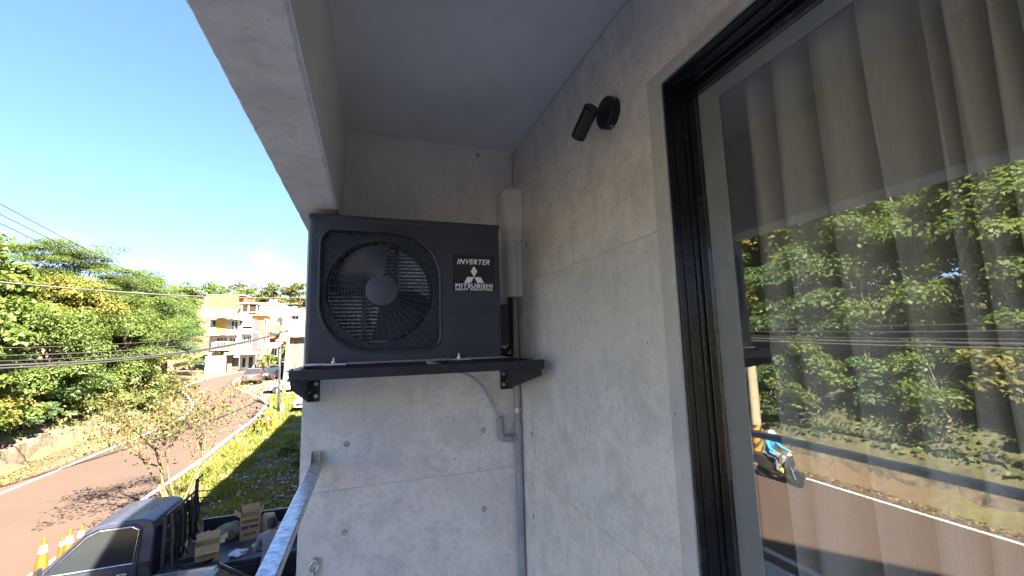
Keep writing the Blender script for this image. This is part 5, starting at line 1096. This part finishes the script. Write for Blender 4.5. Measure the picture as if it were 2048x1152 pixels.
# straps and hoses hung on the guard
for i in range(9):
    y = ya+0.12+i*0.17; rs = random.Random(i); hk = [(xr+0.05+0.02*rs.random(), y, -3.30), (xr+0.09, y+rs.uniform(-0.1, 0.1), -3.65), (xr+0.11, y+rs.uniform(-0.15, 0.15), -4.0), (xr+0.08+rs.uniform(0, 0.2), y+rs.uniform(-0.2, 0.2), -4.31)]
    o = MB().tube(hk, rs.uniform(0.018, 0.034), 7).build('hanging_hose', M['rubber'] if i % 3 else M['shutter'], smooth=60)
    tag(o, 'dark hose on the pickup cab guard, %s from the near side' % ('first', 'second', 'third', 'fourth', 'fifth', 'sixth', 'seventh', 'eighth', 'ninth')[i], 'hose', 'hoses on the cab guard')
o = MB().tube([(-3.3+0.33*math.cos(a)*(0.9+0.06*k), 10.93+0.17*math.sin(a), -4.325+0.022*k) for k in range(3) for a in np.linspace(0, 6.0, 22)], 0.016, 7).build('coiled_hose', M['rubber'], smooth=60); tag(o, 'black hose coiled on the pickup bed behind the cab', 'hose')
# load
M['card'] = mat('cardboard', (0.42, 0.27, 0.13), 0.85, var=0.1, scale=4); M['card_in'] = mat('cardboard_inside', (0.30, 0.19, 0.09), 0.9, var=0.1); M['print_blue'] = mat('dark_box_print', (0.06, 0.06, 0.13), 0.8); M['print_brown'] = mat('brown_box_print', (0.22, 0.10, 0.04), 0.8)
def carton(label, x, y, z, sx, sy, sz, rz, flaps, prints=False):
    t = T('cardboard_box', label, 'box', (x, y, z), rz, 'cardboard boxes on the pickup', world=False); a, b_ = sx/2, sy/2; th = 0.008
    q = MB().box(-a, a, -b_, -b_+th, 0, sz).box(-a, a, b_-th, b_, 0, sz).box(-a, -a+th, -b_+th, b_-th, 0, sz).box(a-th, a, -b_+th, b_-th, 0, sz).box(-a+th, a-th, -b_+th, b_-th, 0, th); q.build('carton', M['card'], t)
    for dx, dy, w, ln, an in flaps:
        d_ = Vector((dx, dy, 0)); s_ = Vector((-dy, dx, 0)); e = Vector((dx*a, dy*b_, sz)); tip = e + (d_*math.cos(an)+Vector((0, 0, math.sin(an))))*ln; nrm = (d_*-math.sin(an)+Vector((0, 0, math.cos(an))))*0.006
        P = [e-s_*w/2, e+s_*w/2, tip+s_*w/2, tip-s_*w/2]; MB().add(P+[p_+nrm for p_ in P], [(0, 1, 2, 3), (7, 6, 5, 4), (0, 4, 5, 1), (1, 5, 6, 2), (2, 6, 7, 3), (3, 7, 4, 0)]).build('flap', M['card'], t)
    if prints:
        for pm, x0, x1, z0, z1 in (('print_blue', -0.86, -0.2, 0.48, 0.62), ('print_blue', -0.1, 0.85, 0.50, 0.62), ('print_brown', -0.8, 0.8, 0.74, 0.88), ('print_brown', -0.6, 0.6, 0.2, 0.30)): MB().box(a*x0, a*x1, -b_-0.002, -b_, sz*z0, sz*z1).build('print', M[pm], t)
    else: MB().box(-a*0.7, a*0.7, -b_-0.002, -b_, sz*0.45, sz*0.50).build('print', M['print_brown'], t)
carton('open cardboard box nearest the cab on the pickup bed', -3.13, 11.02, -4.344, 0.42, 0.34, 0.34, 0.25, ((0, -1, 0.40, 0.16, -1.1), (0, 1, 0.4, 0.16, 0.9), (1, 0, 0.32, 0.15, 0.5)))
carton('taller printed cardboard box with raised flaps at the far side of the bed', -2.56, 11.92, -4.344, 0.40, 0.36, 0.50, 0.20, ((0, 1, 0.38, 0.17, 1.3), (-1, 0, 0.34, 0.17, 0.7), (1, 0, 0.34, 0.15, 1.2)), True)
def lump(name, label, cat, c, rad, mt, seed, rough=0.22, n=(22, 14)):
    rs = np.random.default_rng(seed); q = MB(); ph = rs.uniform(0, 6, 8); rings = []
    for i in range(n[1]+1):
        e = -1.45 + 2.9*i/n[1]; ring = []
        for j in range(n[0]):
            a = 2*math.pi*j/n[0]; k = 1+rough*(math.sin(3*a+ph[0]+2*e)*0.5+math.sin(5*a+ph[1]-3*e)*0.35+math.sin(2*a+4*e+ph[2])*0.4+math.sin(9*a+ph[3]+5*e)*0.22)
            ring.append((c[0]+rad[0]*math.cos(e)*math.cos(a)*k, c[1]+rad[1]*math.cos(e)*math.sin(a)*k, c[2]+max(-rad[2]*0.8, rad[2]*math.sin(e)*(0.8+0.3*k))))
        rings.append(ring)
    return tag(q.loft(rings).build(name, mt, smooth=70), label, cat)
lump('canvas_sack', 'slumped khaki canvas sack on the pickup bed', 'bag', (-2.98, 12.02, -4.20), (0.30, 0.24, 0.18), mat('khaki_canvas', (0.23, 0.19, 0.13), 0.95, var=0.25, scale=12, bmp=0.4), 1)
lump('purple_cloth', 'heap of mauve cloth behind the open box on the bed', 'cloth', (-3.42, 11.95, -4.25), (0.26, 0.22, 0.12), mat('mauve_cloth', (0.36, 0.29, 0.37), 0.95, var=0.2, scale=10), 2, 0.3)
lump('white_rag', 'crumpled white rag on the middle of the pickup bed', 'rag', (-2.58, 11.02, -4.31), (0.17, 0.12, 0.06), mat('white_rag_cloth', (0.60, 0.60, 0.63), 0.9, var=0.15, scale=16, bmp=0.5), 3, 0.4)
lump('white_scrap', 'small cream scrap lying beside the worker on the bed', 'rag', (-2.30, 11.33, -4.325), (0.08, 0.06, 0.035), mat('cream_scrap', (0.62, 0.57, 0.42), 0.9), 5, 0.3)
pb = MB().loft([[(-2.22+dx*s_, 12.05+dy*s_, z) for dx, dy in ((-0.14, -0.10), (0.14, -0.10), (0.14, 0.10), (-0.14, 0.10))] for z, s_ in ((-4.343, 0.95), (-4.10, 1.05), (-3.98, 0.98), (-3.93, 0.75))]).build('paper_bag', mat('kraft_bag', (0.46, 0.36, 0.24), 0.9, var=0.15, scale=8, bmp=0.3), bevel=0.012); tag(pb, 'tan paper bag beside the printed box on the bed', 'bag')
tb = MB().cyl((-3.30, 11.70, -4.31), (-3.02, 11.78, -4.31), 0.032, None, 12).build('sealant_tube', M['white_print'], smooth=40); tag(tb, 'white and yellow sealant tube lying on the pickup bed', 'tube'); MB().cyl((-3.40, 11.672, -4.31), (-3.31, 11.698, -4.31), 0.030, None, 12).build('tube_cap', M['cone_y'], tb)
hm = MB().lathe([(0.165, -0.01), (0.155, 0.03), (0.135, 0.09), (0.09, 0.135), (0.03, 0.155)], (-1.68, 11.62, -4.05), 22).build('safety_helmet', mat('yellow_helmet_plastic', (0.85, 0.50, 0.02), 0.35), smooth=60); tag(hm, 'yellow safety helmet beside the worker', 'helmet')
MB().lathe([(0.20, -0.012), (0.19, 0.0), (0.16, 0.004)], (-1.68, 11.60, -4.055), 22).build('brim', mat('yellow_helmet_brim', (0.85, 0.50, 0.02), 0.35), hm)
tl = MB().box(-1.95, -1.42, 11.40, 11.84, -4.344, -4.07).build('tool_chest', M['bed'], bevel=0.015); tag(tl, 'black tool chest under the yellow helmet on the bed', 'box')

# ================================================================== people
def figure(par, joints, bones, mats, pick, sub=2):
    """one continuous skinned body; pick(co) -> material index"""
    names = list(joints); me = bpy.data.meshes.new('body'); me.from_pydata([joints[k][0] for k in names], [(names.index(a), names.index(b)) for a, b in bones], [])
    o = bpy.data.objects.new('tmp', me); COL.objects.link(o); o.modifiers.new('Skin', 'SKIN'); ss = o.modifiers.new('Sub', 'SUBSURF'); ss.levels = sub; ss.render_levels = sub
    for i, k in enumerate(names): me.skin_vertices[0].data[i].radius = (joints[k][1], joints[k][1]); me.skin_vertices[0].data[i].use_root = (i == 0)
    bpy.context.view_layer.update(); m2 = bpy.data.meshes.new_from_object(o.evaluated_get(bpy.context.evaluated_depsgraph_get())); bpy.data.objects.remove(o); m2.name = 'body'
    m2.materials.clear()
    for m_ in mats: m2.materials.append(M[m_])
    for p_ in m2.polygons: p_.material_index = pick(p_.center); p_.use_smooth = True
    b_ = bpy.data.objects.new('body', m2); COL.objects.link(b_); adopt(b_, par); return b_
def hand(par, wrist, dirv, side, curl=0.5):
    """palm, four fingers and a thumb"""
    w = Vector(wrist); d_ = Vector(dirv).normalized(); s_ = Vector(side).normalized(); nrm = d_.cross(s_).normalized(); q = MB()
    q.loft([[w+d_*t+s_*a*wd+nrm*b_*0.013 for a, b_ in ((-1, -1), (1, -1), (1, 1), (-1, 1))] for t, wd in ((0, 0.026), (0.04, 0.040), (0.085, 0.038))])
    for k, ln in ((-0.030, 0.060), (-0.010, 0.072), (0.010, 0.068), (0.030, 0.052)):
        a = w+d_*0.08+s_*k; b1 = a+d_*ln*0.5-nrm*ln*0.2*curl; b2 = b1+d_*ln*0.3-nrm*ln*0.5*curl; q.tube([a, b1, b2], [0.009, 0.0085, 0.007], 6)
    a = w+d_*0.025+s_*0.030; q.tube([a, a+s_*0.03+d_*0.025, a+s_*0.035+d_*0.055], [0.011, 0.010, 0.008], 6)
    return q.build('hand', M['skin'], par, smooth=60)
M['skin'] = mat('skin', (0.42, 0.24, 0.16), 0.55, var=0.06); M['hair'] = mat('black_hair', (0.012, 0.011, 0.011), 0.5, var=0.2, scale=60, bmp=0.3); M['grey_shirt'] = mat('grey_cotton', (0.20, 0.205, 0.215), 0.95, var=0.1, scale=14, bmp=0.3, bscale=40); M['dark_trousers'] = mat('dark_trousers', (0.03, 0.032, 0.04), 0.9, var=0.2); M['blue_jacket'] = mat('blue_jacket', (0.03, 0.26, 0.60), 0.75, var=0.12, bmp=0.3, bscale=20); M['jeans'] = mat('grey_jeans', (0.17, 0.20, 0.25), 0.9, var=0.15); M['shoe'] = mat('dark_shoe', (0.05, 0.045, 0.05), 0.6)
wk = T('person', 'worker in a grey long-sleeved shirt and dark trousers leaning over the pickup bed', 'person', (-1.84, 10.30, G))
J = {'pelvis': ((-1.84, 10.28, -4.27), 0.145), 'waist': ((-1.84, 10.31, -4.10), 0.135), 'chest': ((-1.85, 10.37, -3.93), 0.150), 'uchest': ((-1.85, 10.41, -3.82), 0.12), 'neck': ((-1.85, 10.44, -3.735), 0.055), 'jaw': ((-1.85, 10.48, -3.665), 0.072), 'skull': ((-1.85, 10.485, -3.585), 0.088), 'crown': ((-1.85, 10.48, -3.535), 0.06),
     'shl': ((-2.03, 10.41, -3.83), 0.078), 'ell': ((-2.13, 10.44, -4.09), 0.050), 'wrl': ((-2.04, 10.67, -4.20), 0.033), 'shr': ((-1.67, 10.43, -3.83), 0.078), 'elr': ((-1.58, 10.53, -4.07), 0.050), 'wrr': ((-1.66, 10.77, -4.17), 0.033),
     'hpl': ((-1.93, 10.27, -4.36), 0.105), 'knl': ((-1.95, 10.31, -4.72), 0.068), 'anl': ((-1.95, 10.25, -5.10), 0.046), 'tol': ((-1.96, 10.42, -5.155), 0.042), 'hpr': ((-1.75, 10.28, -4.36), 0.105), 'knr': ((-1.72, 10.33, -4.72), 0.068), 'anr': ((-1.71, 10.27, -5.10), 0.046), 'tor': ((-1.70, 10.44, -5.155), 0.042)}
BN = [('pelvis', 'waist'), ('waist', 'chest'), ('chest', 'uchest'), ('uchest', 'neck'), ('neck', 'jaw'), ('jaw', 'skull'), ('skull', 'crown'), ('uchest', 'shl'), ('shl', 'ell'), ('ell', 'wrl'), ('uchest', 'shr'), ('shr', 'elr'), ('elr', 'wrr'), ('pelvis', 'hpl'), ('hpl', 'knl'), ('knl', 'anl'), ('anl', 'tol'), ('pelvis', 'hpr'), ('hpr', 'knr'), ('knr', 'anr'), ('anr', 'tor')]
figure(wk, J, BN, ['grey_shirt', 'dark_trousers', 'skin', 'shoe'], lambda c: 3 if c.z < -5.09 else (1 if c.z < -4.27 else (2 if c.z > -3.755 and abs(c.x+1.85) < 0.12 else 0)))
MB().loft([[(-1.85+0.092*k*math.cos(a), 10.475+0.10*k*math.sin(a)+dy, z) for a in np.linspace(0, 2*math.pi, 18, endpoint=False)] for z, k, dy in ((-3.685, 0.80, -0.038), (-3.64, 0.98, -0.022), (-3.58, 1.04, -0.006), (-3.53, 0.90, -0.002), (-3.50, 0.60, 0.0), (-3.488, 0.22, 0.0))]).build('hair', M['hair'], wk, smooth=70)
for s in (-1, 1): MB().ball((-1.85+s*0.093, 10.485, -3.625), (0.014, 0.022, 0.032), 8, 6).build('ear', M['skin'], wk, smooth=70)
MB().ball((-1.85, 10.578, -3.625), (0.014, 0.020, 0.022), 8, 6).build('nose', M['skin'], wk, smooth=70)
hand(wk, (-2.04, 10.67, -4.20), (0.2, 1, -0.35), (1, -0.2, 0)); hand(wk, (-1.66, 10.77, -4.17), (-0.2, 1, -0.4), (-1, -0.2, 0))

# scooter and rider, seen in the glass
M['scoot'] = paint('black_scooter_paint', (0.018, 0.018, 0.02))
sc = T('motor_scooter', 'black motor scooter ridden along the road, mirrored in the window', 'scooter', (-12.12, 11.80, G), R(-92), world=False)
for x in (0.64, -0.62):
    w = MB().lathe([(0.17, -0.05), (0.215, -0.05), (0.245, 0.0), (0.215, 0.05), (0.17, 0.05)], (x, 0, 0.246), 24, Matrix.Rotation(R(90), 3, 'X')).build('wheel', M['tyre'], sc, smooth=40); q = MB()
    for k in range(5): a = k*1.2566; q.cyl((x, 0, 0.246), (x+0.17*math.cos(a), 0, 0.246+0.17*math.sin(a)), 0.018, 0.014, 6)
    q.build('rim', M['chrome'], w)
MB().tube([(0.64, 0.08, 0.25), (0.52, 0.08, 0.62)], 0.022, 8).tube([(0.64, -0.08, 0.25), (0.52, -0.08, 0.62)], 0.022, 8).build('fork', M['chrome'], sc)
MB().loft([[(x, -w, z), (x+0.05, -w*0.7, z+0.02), (x+0.08, 0, z+0.03), (x+0.05, w*0.7, z+0.02), (x, w, z), (x-0.05, 0, z)] for x, w, z in ((0.36, 0.16, 0.34), (0.44, 0.22, 0.52), (0.46, 0.23, 0.70), (0.42, 0.19, 0.88), (0.40, 0.14, 0.98))]).build('front_shield', M['scoot'], sc, smooth=50)
MB().loft([[(x, -0.07, z), (x, 0.07, z), (x, 0.05, z+0.05), (x, -0.05, z+0.05)] for x, z in ((0.38, 0.44), (0.60, 0.50), (0.82, 0.44), (0.90, 0.34))]).build('front_fender', M['scoot'], sc, smooth=50)
MB().box(-0.28, 0.40, -0.16, 0.16, 0.27, 0.345).build('footboard', M['scoot'], sc, bevel=0.02)
MB().loft([[(x, -w, z0), (x, -w*1.1, (z0+z1)/2), (x, -w*0.8, z1), (x, w*0.8, z1), (x, w*1.1, (z0+z1)/2), (x, w, z0)] for x, w, z0, z1 in ((-0.18, 0.13, 0.32, 0.62), (-0.35, 0.17, 0.34, 0.70), (-0.70, 0.16, 0.46, 0.74), (-0.98, 0.09, 0.62, 0.76))]).build('rear_body', M['scoot'], sc, smooth=50)
MB().loft([[(x, -w, z), (x, -w*0.8, z+0.07), (x, w*0.8, z+0.07), (x, w, z)] for x, w, z in ((-0.12, 0.10, 0.66), (-0.30, 0.15, 0.71), (-0.65, 0.15, 0.745), (-0.90, 0.11, 0.77))]).build('seat', M['rubber'], sc, smooth=50)
MB().tube([(0.36, -0.34, 1.00), (0.40, -0.16, 1.02), (0.42, 0, 1.0), (0.40, 0.16, 1.02), (0.36, 0.34, 1.00)], 0.016, 8).build('handlebar', M['rubber'], sc); MB().ball((0.45, 0, 1.0), (0.06, 0.10, 0.055), 12, 8).build('headlight', M['headlamp'], sc, smooth=60)
for s in (-1, 1): MB().cyl((0.38, s*0.22, 1.02), (0.34, s*0.30, 1.22), 0.007, None, 5).ob((0.33, s*0.31, 1.25), (0.02, 0.11, 0.07)).build('mirror', M['rubber'], sc)
MB().cyl((-0.25, -0.16, 0.26), (-0.85, -0.19, 0.36), 0.035, 0.055, 12).build('exhaust', M['chrome'], sc); MB().tube([(-0.80, -0.12, 0.76), (-1.05, -0.10, 0.84), (-1.05, 0.10, 0.84), (-0.80, 0.12, 0.76)], 0.014, 6).build('grab_rail', M['chrome'], sc); MB().ob((-1.0, 0, 0.66), (0.05, 0.16, 0.09)).build('tail_light', M['tail'], sc); MB().box(-1.08, -1.06, -0.12, 0.12, 0.42, 0.54).build('number_plate', M['white_print'], sc)
MB().box(-0.50, 0.16, -0.178, -0.170, 0.50, 0.525).build('body_stripe', M['white_print'], sc); MB().box(-0.72, -0.48, -0.20, -0.15, 0.20, 0.44).build('engine_case', M['rubber'], sc, bevel=0.02)
rd = T('person', 'rider in a bright blue jacket and grey jeans sitting on the black scooter', 'person', (-12.12, 11.80, G+0.74), R(-92), world=False)
J = {'pelvis': ((-0.32, 0, 0.17), 0.135), 'waist': ((-0.30, 0, 0.33), 0.125), 'chest': ((-0.24, 0, 0.52), 0.150), 'uchest': ((-0.20, 0, 0.62), 0.11), 'neck': ((-0.17, 0, 0.71), 0.055), 'jaw': ((-0.13, 0, 0.78), 0.072), 'skull': ((-0.14, 0, 0.865), 0.090), 'crown': ((-0.14, 0, 0.91), 0.055),
     'shl': ((-0.20, 0.18, 0.61), 0.078), 'ell': ((-0.04, 0.27, 0.40), 0.052), 'wrl': ((0.25, 0.29, 0.31), 0.034), 'shr': ((-0.20, -0.18, 0.61), 0.078), 'elr': ((-0.04, -0.27, 0.40), 0.052), 'wrr': ((0.25, -0.29, 0.31), 0.034),
     'hpl': ((-0.27, 0.10, 0.13), 0.105), 'knl': ((0.12, 0.16, 0.12), 0.072), 'anl': ((0.06, 0.13, -0.30), 0.048), 'tol': ((0.22, 0.13, -0.355), 0.042), 'hpr': ((-0.27, -0.10, 0.13), 0.105), 'knr': ((0.12, -0.16, 0.12), 0.072), 'anr': ((0.06, -0.13, -0.30), 0.048), 'tor': ((0.22, -0.13, -0.355), 0.042)}
figure(rd, J, BN, ['blue_jacket', 'jeans', 'skin', 'shoe'], lambda c: 3 if c.z < -0.29 else (1 if c.z < 0.20 else (2 if c.z > 0.69 and abs(c.y) < 0.12 else 0)))
MB().loft([[(-0.145+0.125*k*math.cos(a), 0.118*k*math.sin(a), z) for a in np.linspace(0, 2*math.pi, 20, endpoint=False)] for z, k in ((0.80, 0.96), (0.86, 1.0), (0.93, 0.92), (0.98, 0.65), (1.0, 0.2))]).build('helmet', mat('white_helmet', (0.75, 0.75, 0.74), 0.3), rd, smooth=70)
MB().ob((-0.045, 0, 0.79), (0.02, 0.12, 0.08)).build('face_mask', M['white_print'], rd, bevel=0.008)
hand(rd, (0.25, 0.29, 0.31), (1, 0, -0.3), (0, -1, 0), 1.4); hand(rd, (0.25, -0.29, 0.31), (1, 0, -0.3), (0, 1, 0), 1.4)
sbg = T('carrier_bag', 'small red and yellow carrier bag on the scooter footboard', 'bag', (-12.12, 11.62, G+0.35), R(-92), world=False)
MB().loft([[(x*s_, y*s_, z) for x, y in ((-0.06, -0.09), (0.06, -0.09), (0.06, 0.09), (-0.06, 0.09))] for z, s_ in ((0.0, 1), (0.10, 1.1), (0.15, 0.8))]).build('bag_body', mat('yellow_bag', (0.75, 0.62, 0.03), 0.6), sbg, bevel=0.02); MB().box(-0.072, 0.072, -0.105, -0.01, 0.02, 0.09).build('bag_print', mat('red_bag_print', (0.55, 0.03, 0.05), 0.6), sbg)
